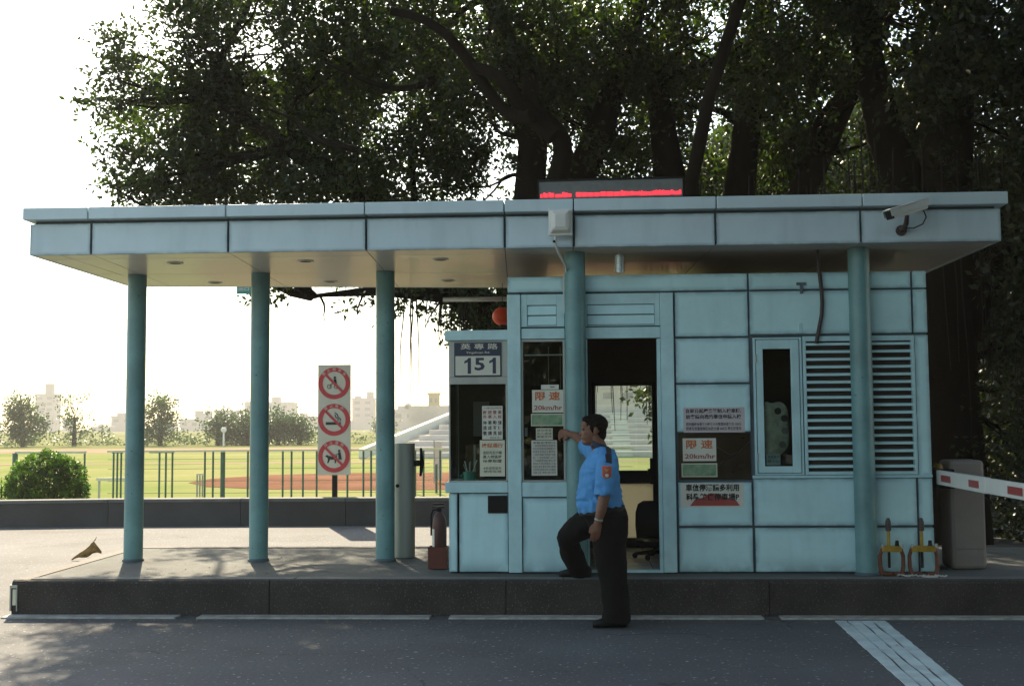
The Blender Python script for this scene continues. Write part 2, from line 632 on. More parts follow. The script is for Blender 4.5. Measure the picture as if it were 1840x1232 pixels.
for y1, y0 in ((9.715, 8.52), (8.505, 7.0), (6.985, 5.0)):
    for i in range(4):
        t0, t1 = i * .25, (i + 1) * .25
        N = 14
        row = []
        for j in range(N + 1):
            y = y1 + (y0 - y1) * j / N
            gap = (.004 + .03 * max(0, noise.noise((i * 7.3, y * 2.1, 3.)) + .05)) * (1 if 0 < j < N else .3)
            a = barx(t0, y) + (gap if i > 0 else random.uniform(-.004, .004))
            c = barx(t1, y) - (gap if i < 3 else random.uniform(-.004, .004))
            row += [(a, y, .008), (c, y, .008), (a, y, -.01), (c, y, -.01)]
        f = []
        for j in range(N):
            k = j * 4
            f += [(k, k + 1, k + 5, k + 4), (k + 1, k + 3, k + 7, k + 5), (k + 2, k, k + 4, k + 6)]
        f += [(0, 2, 3, 1), (N * 4, N * 4 + 1, N * 4 + 3, N * 4 + 2)]
        b.add(row, f)
struct('road_bar_marking', b, 'stripe', origin=(0, 0, 0))

# metal corner guard on the kerb end
t = empty('corner_guard', (-4.83, 9.95, .0), 'rusty metal corner guard with a pale reflector on the left end of the kerb', 'corner guard')
b = MB()
b.box(-4.858, -4.845, 9.945, 10.02, .04, .24)
b.box(-4.858, -4.79, 9.945, 9.957, .235, .262)
b.box(-4.80, -4.79, 9.945, 9.957, .04, .235)
b.build('frame', 'steel', t, bevel=.002)
MB().box(-4.835, -4.805, 9.952, 9.960, .09, .225).build('reflector', 'paper2', t)

# ================================================================== LOW WALL
t = empty('parapet_wall', (-4, 19.2, 0), 'long low grey granite wall between the driveway and the playing field', 'wall')
path = [(-16, 17.6), (-12, 18.35), (-9.4, 18.85), (-7.7, 19.12), (-5.5, 19.2), (-2, 19.2), (2, 19.2), (8, 19.2), (14, 19.2)]
b, cp = MB(), MB()
for (xa, ya), (xb, yb) in zip(path[:-1], path[1:]):
    n = max(1, int((xb - xa) / 1.3))
    for i in range(n):
        p0 = Vector((xa + (xb - xa) * i / n, ya + (yb - ya) * i / n))
        p1 = Vector((xa + (xb - xa) * (i + 1) / n, ya + (yb - ya) * (i + 1) / n))
        e = (p1 - p0).normalized() * .004
        p0 += e
        p1 -= e
        for mb, d0, d1, z0, z1 in ((b, 0, .28, -.05, .375), (cp, -.03, .31, .375, .43)):
            mb.add([(p0.x, p0.y + d0, z0), (p1.x, p1.y + d0, z0), (p1.x, p1.y + d1, z0), (p0.x, p0.y + d1, z0),
                    (p0.x, p0.y + d0, z1), (p1.x, p1.y + d0, z1), (p1.x, p1.y + d1, z1), (p0.x, p0.y + d1, z1)],
                   [(0, 3, 2, 1), (4, 5, 6, 7), (0, 1, 5, 4), (1, 2, 6, 5), (2, 3, 7, 6), (3, 0, 4, 7)])
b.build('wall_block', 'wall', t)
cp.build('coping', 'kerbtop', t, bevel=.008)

# ================================================================== CANOPY
t = empty('canopy', (-.6, 11.2, .3), 'flat blue grey roof canopy on teal round columns over the guard booth', 'canopy')
JX = [-4.773, -4.221, -2.997, -1.779, -.571, .025, 1.239, 2.466, 3.635]
YB = lambda x: 12.34 + (x + 4.8) * .137      # back edge runs slightly askew
b, cpb = MB(), MB()
for i in range(8):
    g = .009
    x0, x1 = JX[i] + (g if i else 0), JX[i + 1] - (g if i < 7 else 0)
    gpanel(b, x0, x1, 3.125, 3.402, 10.0, .03, .035)
    cx0 = x0 - (.033 if i == 0 else .004)
    cx1 = x1 + (.039 if i == 7 else .004)
    cpb.box(cx0, cx1, 9.92, 10.2, 3.428, 3.533)
# sides and back
for x, s in ((-4.773, 1), (3.635, -1)):
    b.add([(x, 10.034, 3.125), (x + .03 * s, 10.034, 3.125), (x + .03 * s, YB(x), 3.125), (x, YB(x), 3.125), (x, 10.034, 3.402), (x + .03 * s, 10.034, 3.402), (x + .03 * s, YB(x), 3.402), (x, YB(x), 3.402)],
          [(0, 3, 2, 1), (4, 5, 6, 7), (0, 1, 5, 4), (1, 2, 6, 5), (2, 3, 7, 6), (3, 0, 4, 7)])
xa, xb = -4.74, 3.60
b.add([(xa, YB(xa) - .03, 3.125), (xb, YB(xb) - .03, 3.125), (xb, YB(xb), 3.125), (xa, YB(xa), 3.125), (xa, YB(xa) - .03, 3.402), (xb, YB(xb) - .03, 3.402), (xb, YB(xb), 3.402), (xa, YB(xa), 3.402)],
      [(0, 3, 2, 1), (4, 5, 6, 7), (0, 1, 5, 4), (1, 2, 6, 5), (2, 3, 7, 6), (3, 0, 4, 7)])
b.build('fascia', 'fascia', t, bevel=.004)
for x0, x1, yy in ((-4.806, -4.6, 0), (3.46, 3.674, 0)):
    cpb.box(x0, x1, 10.203, YB(x0) + .05, 3.428, 3.533)
cpb.build('coping', 'fascia', t, bevel=.006)
b = MB()
b.add([(-4.74, 10.04, 3.14), (3.60, 10.04, 3.14), (3.60, YB(3.6) - .03, 3.14), (-4.74, YB(-4.74) - .03, 3.14),
       (-4.74, 10.04, 3.48), (3.60, 10.04, 3.48), (3.60, YB(3.6) - .03, 3.48), (-4.74, YB(-4.74) - .03, 3.48)],
      [(0, 3, 2, 1), (4, 5, 6, 7), (0, 1, 5, 4), (1, 2, 6, 5), (2, 3, 7, 6), (3, 0, 4, 7)])
b.build('roof_deck', 'seam', t)
# soffit panels, 12 mm shadow gaps
b = MB()
xs = [(-4.742, None), (-4.5, None)] + [(x, None) for x in JX[1:8]] + [(3.60, None)]
xs = [x for x, _ in xs]
rowsf = [0, .27, .56, .92, 1]
rows_y = [0, .11, .56, .92, 1]
for i in range(len(xs) - 1):
    for j in range(4):
        q = []
        for xx, jj, sx, sy in ((xs[i], j, 1, 1), (xs[i + 1], j, -1, 1), (xs[i + 1], j + 1, -1, -1), (xs[i], j + 1, 1, -1)):
            f = rows_y[jj]
            y = 10.03 + (YB(xx) - .03 - 10.03) * f
            X = xx - .045 * (y - 10) * (1 if abs(xx) < 4.4 and xx < 3.5 else 0)
            q.append((X + .004 * sx, y + .004 * sy))
        b.add([(p[0], p[1], 3.128) for p in q] + [(p[0], p[1], 3.1385) for p in q],
              [(0, 3, 2, 1), (4, 5, 6, 7), (0, 1, 5, 4), (1, 2, 6, 5), (2, 3, 7, 6), (3, 0, 4, 7)])
b.build('soffit', 'soffit', t)
for x, y in ((-3.674, 10.60), (-2.448, 10.60), (-2.544, 12.15), (-3.761, 12.1), (-1.2, 10.62), (-1.3, 12.2)):
    d = MB()
    d.ring(0, 0, .055, .075, 0, .006)
    me = d.mesh()
    me.transform(Matrix.Translation((x, y, 3.127)) @ Matrix.Rotation(-PI / 2, 4, 'X') @ Matrix.Translation((0, 0, 0)))
    o = put('downlight', me, 'white', t)
    d = MB()
    d.lathe((x, y, 3.1215), [(.054, 0), (.054, .0045)])
    put('lens', d.mesh(), 'black', o)
CR = .092
for x, y in ((-4.34, 11.42), (-3.09, 11.42), (-1.84, 11.42), (.030, 10.318), (2.515, 10.318)):
    b = MB()
    b.tube([(x, y, .298), (x, y, 3.126)], CR, 40)
    o = auto(b.build('column', 'column', t))
    b = MB()
    b.lathe((x, y, .2975), [(CR + .012, 0), (CR + .012, .018), (CR + .003, .026)], 40)
    auto(b.build('base_collar', 'seam', o))

# ================================================================== GUARD BOOTH
YF = 10.42
t = empty('guard_booth', (1.0, 11.4, .3), 'pale blue panelled guard booth with louvred window and open doorway under the canopy', 'booth')
b = MB()   # outer panels, joints left open over the dark backing
g = 0


def pn(x0, x1, z0, z1, y=YF, d=.03):
    gpanel(b, x0, x1, z0, z1, y, d)


pn(-.573, -.069, 2.787, 2.926, YF - .012, .06)
pn(-.062, 1.560, 2.785, 2.934)
pn(1.576, 2.988, 2.785, 2.934)
pn(3.006, 3.123, 2.785, 2.934)
pn(.918, 1.560, 2.374, 2.771)
pn(1.576, 2.988, 2.388, 2.771)
pn(3.006, 3.123, 2.388, 2.771)
pn(.918, 1.562, 1.964, 2.358)
pn(.918, 1.564, 1.532, 1.949)
pn(.922, 1.562, .711, 1.088)
gpanel(b, .922, 1.562, .31, .689, YF, .03, .055, True)
pn(1.580, 2.508, .709, 1.118)
pn(2.52, 2.984, .709, 1.118)
pn(3.004, 3.123, .711, 1.118)
gpanel(b, 1.586, 2.505, .31, .689, YF, .03, .055, True)
gpanel(b, 2.52, 2.982, .31, .689, YF, .03, .055, True)
gpanel(b, 3.004, 3.123, .31, .689, YF, .03, .055, True)
pn(3.010, 3.123, 1.135, 2.368)
gpanel(b, -.452, -.010, .31, .958, YF, .03, .055, True)          # under first window
pn(.07, .118, .31, 2.36)
o = b.build('wall_panel', 'panel', t, bevel=.006)
b = MB()   # backing, ends, back wall, roof
b.box(-.57, -.46, 10.452, 10.50, .303, 2.93)
b.box(-.455, .118, 10.452, 10.50, .303, 1.0)
b.box(-.455, 3.118, 10.452, 10.50, 2.37, 2.93)
b.box(-.06, .115, 10.452, 10.50, 1.0, 2.37)
b.box(.775, .93, 10.452, 10.50, .303, 2.37)
b.box(.93, 1.60, 10.452, 10.50, .303, 1.11)
b.box(.93, 1.60, 10.452, 10.50, 1.52, 2.37)
b.box(1.56, 1.60, 10.452, 10.50, 1.11, 1.52)
b.box(1.60, 3.118, 10.452, 10.50, .303, 1.15)
b.box(2.02, 2.06, 10.452, 10.50, 1.15, 2.37)
b.box(3.0, 3.118, 10.452, 10.50, 1.15, 2.37)
b.build('backing', 'seam', t)
b = MB()
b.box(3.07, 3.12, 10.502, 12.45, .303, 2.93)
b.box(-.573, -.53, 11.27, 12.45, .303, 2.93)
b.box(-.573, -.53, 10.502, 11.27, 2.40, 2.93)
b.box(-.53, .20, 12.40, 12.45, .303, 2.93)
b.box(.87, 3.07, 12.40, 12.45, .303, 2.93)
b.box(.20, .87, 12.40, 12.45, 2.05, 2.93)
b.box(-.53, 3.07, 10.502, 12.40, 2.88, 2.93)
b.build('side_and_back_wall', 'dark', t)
MB().box(-.53, 3.07, 10.502, 12.40, .298, .318).build('floor', 'tile', t)
b = MB()
for x in [-.2, .1, .4, .7, 1.0]:
    b.box(x, x + .006, 10.52, 12.38, .318, .3195)
for y in [10.8, 11.1, 11.4, 11.7, 12.0, 12.3]:
    b.box(-.5, 3.0, y, y + .006, .3196, .3205)
b.build('tile_joint', 'seam', t)
# posts and bands standing proud
b = MB()
b.box(-.578, -.459, YF - .018, 10.45, .306, 2.768)
b.box(.785, .900, YF - .018, 10.45, .306, 2.768)
b.box(-.062, .118, YF - .004, 10.448, 1.1, 2.768)
b.build('post', 'trim', t, bevel=.005)
b = MB()
b.box(-.452, -.066, YF - .006, 10.45, 2.370, 2.462)
b.box(.122, .782, YF - .006, 10.45, 2.367, 2.466)
b.build('transom', 'trim', t, bevel=.004)
b = MB()
b.box(-.455, -.01, YF - .012, 10.45, .969, 1.098)
b.build('window_sill', 'trim', t, bevel=.004)
# vents over window and door
for x0, x1, i0, i1 in ((-.455, -.066, -.400, -.136), (.122, .782, .135, .737)):
    b = MB()
    z0, z1, j0, j1 = 2.478, 2.768, 2.487, 2.673
    b.box(x0, i0, YF, 10.45, z0, z1)
    b.box(i1, x1, YF, 10.45, z0, z1)
    b.box(i0 + .001, i1 - .001, YF, 10.45, j1, z1)
    b.box(i0 + .001, i1 - .001, YF, 10.45, z0, j0)
    o = b.build('vent', 'trim', t, bevel=.003)
    b = MB()
    for k in range(2):
        za = j0 + .006 + k * .092
        b.add([(i0 + .004, YF + .004, za), (i1 - .004, YF + .004, za), (i1 - .004, YF + .02, za + .082), (i0 + .004, YF + .02, za + .082),
               (i0 + .004, YF + .02, za), (i1 - .004, YF + .02, za), (i1 - .004, YF + .028, za + .082), (i0 + .004, YF + .028, za + .082)],
              [(0, 1, 2, 3), (7, 6, 5, 4), (0, 4, 5, 1), (1, 5, 6, 2), (2, 6, 7, 3), (3, 7, 4, 0)])
    b.build('slat', 'panel', o)
# first window
b = MB()
b.box(-.459, -.440, YF + .008, 10.46, 1.10, 2.366)
b.box(-.084, -.064, YF + .008, 10.46, 1.10, 2.366)
b.box(-.440, -.084, YF + .008, 10.46, 2.345, 2.366)
b.box(-.440, -.084, YF + .008, 10.46, 1.10, 1.115)
wf = b.build('window_frame', 'steel', t, bevel=.002)
MB().box(-.440, -.084, YF + .025, YF + .030, 1.115, 2.345).build('pane', 'glass', wf)
# door frame and back door
b = MB()
b.box(.118, .135, YF + .006, 10.50, .318, 2.36)
b.box(.752, .782, YF - .002, 10.50, .318, 2.36)
b.box(.118, .782, YF - .002, 10.50, .303, .326)
b.build('door_frame', 'trim', t, bevel=.003)
b = MB()
b.box(.20, .238, 12.36, 12.44, .32, 2.05)
b.box(.832, .87, 12.36, 12.44, .32, 2.05)
b.box(.238, .832, 12.36, 12.44, 2.01, 2.05)
b.box(.238, .832, 12.36, 12.44, .985, 1.12)
b.box(.238, .832, 12.36, 12.44, .32, .42)
bd = b.build('back_door', 'black', t, bevel=.003)
MB().box(.238, .832, 12.395, 12.40, 1.12, 2.01).build('pane', 'glass', bd)
MB().box(.238, .832, 12.395, 12.41, .42, .985).build('frosted_panel', 'frost', bd)
b = MB()
b.box(.775, .80, 12.28, 12.355, 1.08, 1.14)
b.box(.80, .83, 12.33, 12.36, .98, 1.25)
b.build('door_lock', 'black', bd)
# dark window, its crossing cable reflections modelled as thin tubes
wd = MB().box(.931, 1.559, YF + .012, YF + .02, 1.116, 1.516).build('dark_window', 'darkglass', t)
b = MB()
b.tube([(1.26, YF + .008, 1.40), (1.38, YF + .006, 1.33), (1.45, YF + .006, 1.35), (1.555, YF + .007, 1.45)], .003, 6)
b.tube([(1.27, YF + .008, 1.23), (1.36, YF + .006, 1.31), (1.45, YF + .006, 1.352)], .003, 6)
b.build('cable_reflection', 'hose', wd)
# casement
b = MB()
b.box(1.599, 1.618, YF + .004, 10.46, 1.150, 2.36)
b.box(2.005, 2.024, YF + .004, 10.46, 1.150, 2.36)
b.box(1.618, 2.005, YF + .004, 10.46, 2.345, 2.36)
b.box(1.618, 2.005, YF + .004, 10.46, 1.150, 1.163)
cf = b.build('casement', 'trim', t, bevel=.002)
b = MB()
b.box(1.625, 1.682, YF - .004, 10.45, 1.168, 2.339)
b.box(1.926, 1.998, YF - .004, 10.45, 1.168, 2.339)
b.box(1.682, 1.926, YF - .004, 10.45, 2.258, 2.339)
b.box(1.682, 1.926, YF - .004, 10.45, 1.168, 1.226)
b.build('sash', 'trim', cf, bevel=.004)
MB().box(1.682, 1.926, YF + .015, YF + .02, 1.226, 2.258).build('pane', 'glass', cf)
for z in (2.14, 1.27):
    MB().tube([(1.622, YF - .008, z), (1.622, YF - .008, z + .07)], .007, 10).build('hinge', 'steel', cf)
# louvre
b = MB()
b.box(2.034, 2.060, YF - .004, 10.46, 1.150, 2.366)
b.box(2.975, 3.004, YF - .004, 10.46, 1.150, 2.366)
b.box(2.060, 2.975, YF - .004, 10.46, 2.322, 2.366)
b.box(2.060, 2.975, YF - .004, 10.46, 1.150, 1.178)
lf = b.build('louvre_frame', 'trim', t, bevel=.003)
b = MB()
for k in range(17):
    z = 1.222 + k * (2.295 - 1.222) / 16
    b.add([(2.060, YF + .002, z - .011), (2.975, YF + .002, z - .011), (2.975, YF + .002, z + .010), (2.060, YF + .002, z + .010),
           (2.060, YF + .035, z + .010), (2.975, YF + .035, z + .010), (2.975, YF + .035, z + .016), (2.060, YF + .035, z + .016)],
          [(0, 1, 2, 3), (0, 4, 5, 1), (3, 2, 6, 7), (4, 7, 6, 5), (0, 3, 7, 4), (1, 5, 6, 2)])
b.build('louvre_slat', 'panel', lf)
MB().box(2.060, 2.975, YF + .045, YF + .05, 1.178, 2.322).build('louvre_backing', 'dark', lf)
MB().box(1.573, 3.123, YF - .014, 10.45, 1.122, 1.146).build('long_sill', 'trim', t, bevel=.003)
b = MB()
b.box(1.997, 2.036, YF - .006, YF + .01, 2.40, 2.486)
b.build('cover_plate', 'trim', t, bevel=.006)
b = MB()
b.box(1.991, 2.074, YF - .012, YF, 2.82, 2.845)
b.box(2.02, 2.045, YF - .02, YF, 2.745, 2.82)
b.build('wall_bracket', 'seam', t)

# ---- ticket bay on the left (part of the booth)
KF = 10.435
b = MB()
gpanel(b, -1.110, -1.036, .31, 1.0, KF, .03, .03)
gpanel(b, -1.018, -.585, .31, 1.0, KF, .03, .05, True)
b.box(-1.110, -1.08, 10.475, 11.25, .303, 1.0)
b.build('bay_panel', 'panel', t, bevel=.006)
b = MB()
b.box(-1.10, -.58, 10.472, 10.49, .303, .99)
b.box(-1.10, -.53, 11.22, 11.25, .303, 2.36)
b.box(-1.08, -.55, 10.50, 11.22, 1.0, 1.06)
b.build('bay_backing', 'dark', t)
MB().box(-1.141, -.580, KF - .03, 11.27, 1.006, 1.100).build('bay_counter', 'trim', t, bevel=.006)
MB().box(-1.142, -.575, KF - .03, 11.28, 2.362, 2.453).build('bay_roof', 'trim', t, bevel=.006)
b = MB()
b.box(-1.108, -.580, KF, KF + .03, 2.035, 2.361)
b.box(-1.108, -.580, KF - .004, KF + .026, 1.970, 2.034)
b.box(-1.108, -1.095, KF + .001, KF + .02, 1.101, 1.970)
b.box(-1.108, -1.095, 11.20, 11.219, 1.101, 2.361)
b.box(-.598, -.580, KF + .001, KF + .02, 1.101, 1.970)
b.box(-1.108, -.58, KF + .001, KF + .02, 1.1005, 1.114)
b.box(-1.108, -1.095, KF + .032, 11.19, 2.20, 2.361)
kf = b.build('bay_frame', 'steel', t, bevel=.002)
MB().box(-1.095, -.598, KF + .008, KF + .013, 1.114, 1.970).build('pane', 'glass', kf)
MB().box(-1.104, -1.099, KF + .022, 11.20, 1.101, 2.20).build('side_pane', 'glass', kf)
MB().box(-.762, -.590, KF - .02, KF - .001, .826, .980).build('deposit_slot', 'black', t, bevel=.004)

# ================================================================== SIGNS
t = empty('street_number_plate', (-.845, KF - .01, 2.04), 'dark and white street number plate reading 151 above the ticket bay window', 'number plate')
MB().box(-1.058, -.633, KF - .012, KF - .002, 2.039, 2.344).build('plate', 'navy', t, bevel=.004)
MB().box(-1.046, -.645, KF - .015, KF - .0125, 2.050, 2.222).build('white_field', 'paper', t)
text('numeral', '5', -.874, -.782, 2.064, 2.206, KF - .0165, 'navy', t, .03)
for xa_ in (-.966, -.742):
    MB().poly([(xa_ + .030, 2.064), (xa_ + .060, 2.064), (xa_ + .060, 2.206), (xa_ + .036, 2.206), (xa_ + .026, 2.190), (xa_, 2.176), (xa_, 2.154), (xa_ + .030, 2.168)], KF - .0165, .0015).build('numeral', 'navy', t)
text('street_name', '英 專 路', -1.0, -.665, 2.268, 2.334, KF - .0145, 'paper', t, .01)
text('street_name_romanised', 'Yingzhuan Rd.', -.950, -.735, 2.234, 2.262, KF - .0145, 'paper', t, .01)


def notice(name, label, rect, y, m='paper', tilt=0):
    x0, x1, z0, z1 = rect
    tt = empty(name, ((x0 + x1) / 2, y, z0), label, 'notice')
    MB().box(x0, x1, y - .002, y, z0, z1).build('sheet', m, tt)
    return tt


def speed(rect, y, label, label2, rect2):
    x0, x1, z0, z1 = rect
    w_, h_ = x1 - x0, z1 - z0
    tt = notice('speed_limit_notice', label, rect, y)
    text('characters', '限 速', x0 + w_ * .1, x1 - w_ * .1, z0 + h_ * .44, z1 - h_ * .07, y - .0035, 'orange', tt, .025)
    text('lettering', '20km/hr', x0 + w_ * .06, x1 - w_ * .03, z0 + h_ * .06, z0 + h_ * .32, y - .0035, 'redink', tt, .02)
    x0, x1, z0, z1 = rect2
    tt = empty('landscape_print', ((x0 + x1) / 2, y, z0), label2, 'print')
    MB().box(x0, x1, y - .002, y, z0, z1).build('border', 'paper2', tt)
    MB().box(x0 + .008, x1 - .008, y - .0035, y - .0022, z0 + .008, z1 - .008).build('picture', 'photo', tt)


YG = YF + .022
speed((-.362, -.085, 1.712, 1.914), YG, 'orange speed limit notice taped inside the narrow window left of the doorway',
      'green landscape strip under the speed limit notice in the narrow window', (-.373, -.085, 1.593, 1.702))
speed((.966, 1.259, 1.275, 1.476), YF + .008, 'speed limit notice taped on the dark window right of the doorway',
      'green landscape strip under the notice on the dark window', (.953, 1.265, 1.136, 1.256))
tt = notice('small_slip', 'small blank white slip above the speed limit notice in the narrow window', (-.281, -.123, 1.919, 1.960), YG)
text('lettering', 'ー', -.20, -.16, 1.935, 1.945, YG - .0035, 'ink', tt)
tt = notice('yellow_memo', 'small yellowish memo beside the pointing hand in the narrow window', (-.330, -.181, 1.472, 1.574), YG, 'paper2')
text('lettering', '請勿停車\n出入通道\n謝謝合作', -.322, -.190, 1.482, 1.566, YG - .0035, 'ink', tt)
tt = notice('long_document', 'long white document of small print low in the narrow window', (-.371, -.144, 1.155, 1.466), YG)
text('lettering', '車輛管理辦法\n一本校校區車輛進出停放依本\n辦法規定辦理訪客車輛應先行\n申請並依指定位置停放\n二校區內車輛行駛時速不得超\n過二十公里並應禮讓行人先行\n三汽車機車應停放於劃定之停\n車格內不得佔用車道人行道\n四違反規定者依本辦法處理\n五本辦法經核定後公布實施\n修正時亦同',
     -.358, -.158, 1.165, 1.456, YG - .0035, 'ink', tt)
YK = KF + .005
tt = notice('visitor_notice', 'white notice with red and black characters hanging in the ticket bay window', (-.810, -.627, 1.478, 1.775), YK)
text('heading', '上課(班)時段', -.802, -.635, 1.742, 1.765, YK - .0035, 'ink', tt)
text('red_characters', '謝 絕 營 業\n外 車 入 校', -.802, -.635, 1.655, 1.735, YK - .0035, 'redink', tt, .02)
text('black_characters', '停 車 動 線\n造 成 不 便\n敬 請 見 諒', -.802, -.635, 1.505, 1.645, YK - .0035, 'ink', tt, .02)
text('footer', '警衛室 敬上', -.74, -.64, 1.484, 1.500, YK - .0035, 'ink', tt)
tt = notice('pass_notice', 'cream pass exchange notice below the red and black one in the ticket bay', (-.832, -.609, 1.150, 1.470), YK, 'paper2')
text('heading', '換證通行', -.815, -.626, 1.395, 1.445, YK - .0035, 'orange', tt, .02)
text('lettering', '洽訪先生小姐\n進入校區時\n停車取證', -.805, -.636, 1.265, 1.375, YK - .0035, 'ink', tt, .01)
text('footer', '※本證限當天\n使用有效', -.80, -.64, 1.175, 1.235, YK - .0035, 'ink', tt)
tt = notice('entry_rule_notice', 'wide pinkish four line entry notice on the panel above the dark window', (.976, 1.512, 1.526, 1.747), YF - .001)
for ch in tt.children:
    ch.data.materials[0] = mat('pinkish_paper', (.50, .46, .46), .8, .06)
text('bold_lines', '自即日起嚴格管制入校車輛,\n訪客請向邀約單位申請入校', .998, 1.482, 1.635, 1.735, YF - .0045, 'ink', tt, .025)
text('small_lines', '校內臨時停車每小時三十元夜間停車每次 100元\n校車及受邀請車輛停放大樓 400元 學生機車免', .998, 1.482, 1.537, 1.615, YF - .0045, 'ink', tt, .01)
tt = notice('parking_full_notice', 'white brush lettered parking notice with red arrow under the dark window', (.942, 1.490, .874, 1.083), YF - .001)
MB().poly([(1.02, .885), (1.455, .885), (1.42, .935), (1.33, .955), (1.27, .99), (1.20, .995), (1.13, .955), (1.06, .935)], YF - .005, .0015).build('red_arrow', 'redink', tt)
text('brush_lettering', '車位停滿請多利用\n科學館後停車場P', .985, 1.45, .915, 1.075, YF - .0065, 'ink', tt, .03)
tt = notice('grey_sheet', 'plain grey sheet on the dark rear wall of the ticket bay', (-.955, -.80, 1.50, 1.83), 11.21)
tt.children[0].data.materials[0] = M['barrier']

# three prohibition discs on a post
t = empty('prohibition_sign', (-3.59, 17.5, 0), 'tall white board with three red prohibition discs on a dark post', 'sign')
MB().box(-3.845, -3.346, 17.5, 17.52, .877, 2.535).build('board', 'paper', t, bevel=.004)
MB().box(-3.63, -3.555, 17.522, 17.58, 0, 2.3).build('post', 'black', t, bevel=.004)
for k, cz in enumerate((2.255, 1.705, 1.155)):
    b = MB()
    cx = -3.597
    b.ring(cx, cz, .175, .24, 17.494, .005, 48)
    o = b.build('red_ring', 'red', t)
    b = MB()
    pts = [(0, -.018), (.36, -.018), (.36, .018), (0, .018)]
    a = R(-45)
    pts = [(cx - .127 + p[0] * math.cos(a) - p[1] * math.sin(a), cz + .127 + p[0] * math.sin(a) + p[1] * math.cos(a)) for p in pts]
    b.poly(pts, 17.490, .003)
    b.build('slash', 'red', o)
    # white lettering along the ring
    chars = ('禁止騎單車', '禁止吸菸', '禁止遛狗')[k]
    me_all = MB()
    cu = bpy.data.curves.new('txt', 'FONT')
    cu.align_x = 'CENTER'
    cu.align_y = 'CENTER'
    cu.resolution_u = 1
    ob = bpy.data.objects.new('txt', cu)
    C.objects.link(ob)
    for i, chh in enumerate(chars):
        cu.body = chh
        dg = bpy.context.evaluated_depsgraph_get()
        dg.update()
        me = bpy.data.meshes.new_from_object(ob.evaluated_get(dg))
        th = R((i - (len(chars) - 1) / 2) * -24)
        s = .052
        for_v = []
        for v in me.vertices:
            x, z = v.co.x * s, v.co.y * s + .207
            for_v.append((cx + x * math.cos(th) - z * math.sin(th), 17.4925, cz + x * math.sin(th) + z * math.cos(th)))
        me_all.add(for_v, [tuple(p.vertices) for p in me.polygons])
    bpy.data.objects.remove(ob)
    put('ring_lettering', me_all.mesh(fix=False), 'paper', o)
    b = MB()
    y = 17.493
    if k == 0:      # cyclist
        b.ring(cx - .075, cz - .05, .026, .034, y, .003, 20)
        b.ring(cx + .03, cz - .05, .026, .034, y, .003, 20)
        b.poly([(cx - .075, cz - .05), (cx - .04, cz - .002), (cx + .02, cz), (cx + .03, cz - .05), (cx + .02, cz - .048), (cx + .012, cz - .012), (cx - .035, cz - .012), (cx - .067, cz - .05)], y, .003)
        b.poly([(cx - .01, cz + .06), (cx + .025, cz + .065), (cx + .04, cz + .01), (cx + .02, cz - .04), (cx, cz - .04), (cx + .01, cz)], y - .001, .003)
        b.ring(cx + .01, cz + .085, .001, .018, y, .003, 16)
    elif k == 1:    # cigarette and smoke
        b.poly([(cx - .125, cz - .075), (cx + .07, cz - .075), (cx + .07, cz - .035), (cx - .125, cz - .035)], y, .003)
        b.poly([(cx + .08, cz - .075), (cx + .1, cz - .075), (cx + .1, cz - .035), (cx + .08, cz - .035)], y, .003)
        for q in (0, .035):
            b.tube([(cx + .09 - q, y, cz - .02), (cx + .1 - q, y, cz + .01), (cx + .06 - q, y, cz + .04), (cx + .05 - q, y, cz + .08), (cx + .01, y, cz + .11 - q)], .006, 6)
    else:           # dog and walker
        b.poly([(cx - .135, cz + .0), (cx - .105, cz + .025), (cx - .07, cz), (cx + .02, cz - .005), (cx + .05, cz + .03), (cx + .035, cz - .03), (cx + .03, cz - .10), (cx + .012, cz - .10), (cx + .01, cz - .045), (cx - .06, cz - .045), (cx - .085, cz - .10), (cx - .10, cz - .10), (cx - .09, cz - .03), (cx - .11, cz - .01)], y, .003)
        b.poly([(cx + .07, cz - .04), (cx + .065, cz + .06), (cx + .10, cz + .065), (cx + .11, cz), (cx + .12, cz - .05)], y, .003)
        b.ring(cx + .08, cz + .085, .001, .018, y, .003, 16)
        b.tube([(cx - .08, y, cz), (cx + .07, y, cz + .04)], .003, 6)
    b.build('pictogram', 'ink', t)

t = bpy.data.objects['prohibition_sign']
t.scale = (1.143,) * 3
t.location = (-4.103, 20.0, -.229)

# green hanging sign behind the canopy
t = empty('green_sign', (-4.0, 14, 3.2), 'small green sign with white symbols hanging behind the second column', 'sign')
MB().box(-4.085, -3.80, 14, 14.03, 3.225, 3.33).build('plate', 'green', t, bevel=.003)
text('white_symbols', '出口', -4.06, -3.93, 3.25, 3.305, 13.997, 'paper', t, .03)
b = MB()
b.tube([(-3.9, 14.015, 3.33), (-3.9, 14.015, 3.9)], .008, 8)
b.tube([(-3.84, 14.015, 3.33), (-3.84, 14.015, 3.9)], .008, 8)
b.build('hanger', 'steel', t)

# LED display on the roof
t = empty('led_display', (.36, 10.5, 3.49), 'long black framed LED display glowing red on top of the canopy roof', 'LED display')
q = R(.9)


def led(mb):
    me = mb.mesh()
    me.transform(Matrix.Translation((.365, 10.5, 3.73)) @ Matrix.Rotation(-q * .5, 4, 'Y') @ Matrix.Translation((-.365, -10.5, -3.73)))
    return me


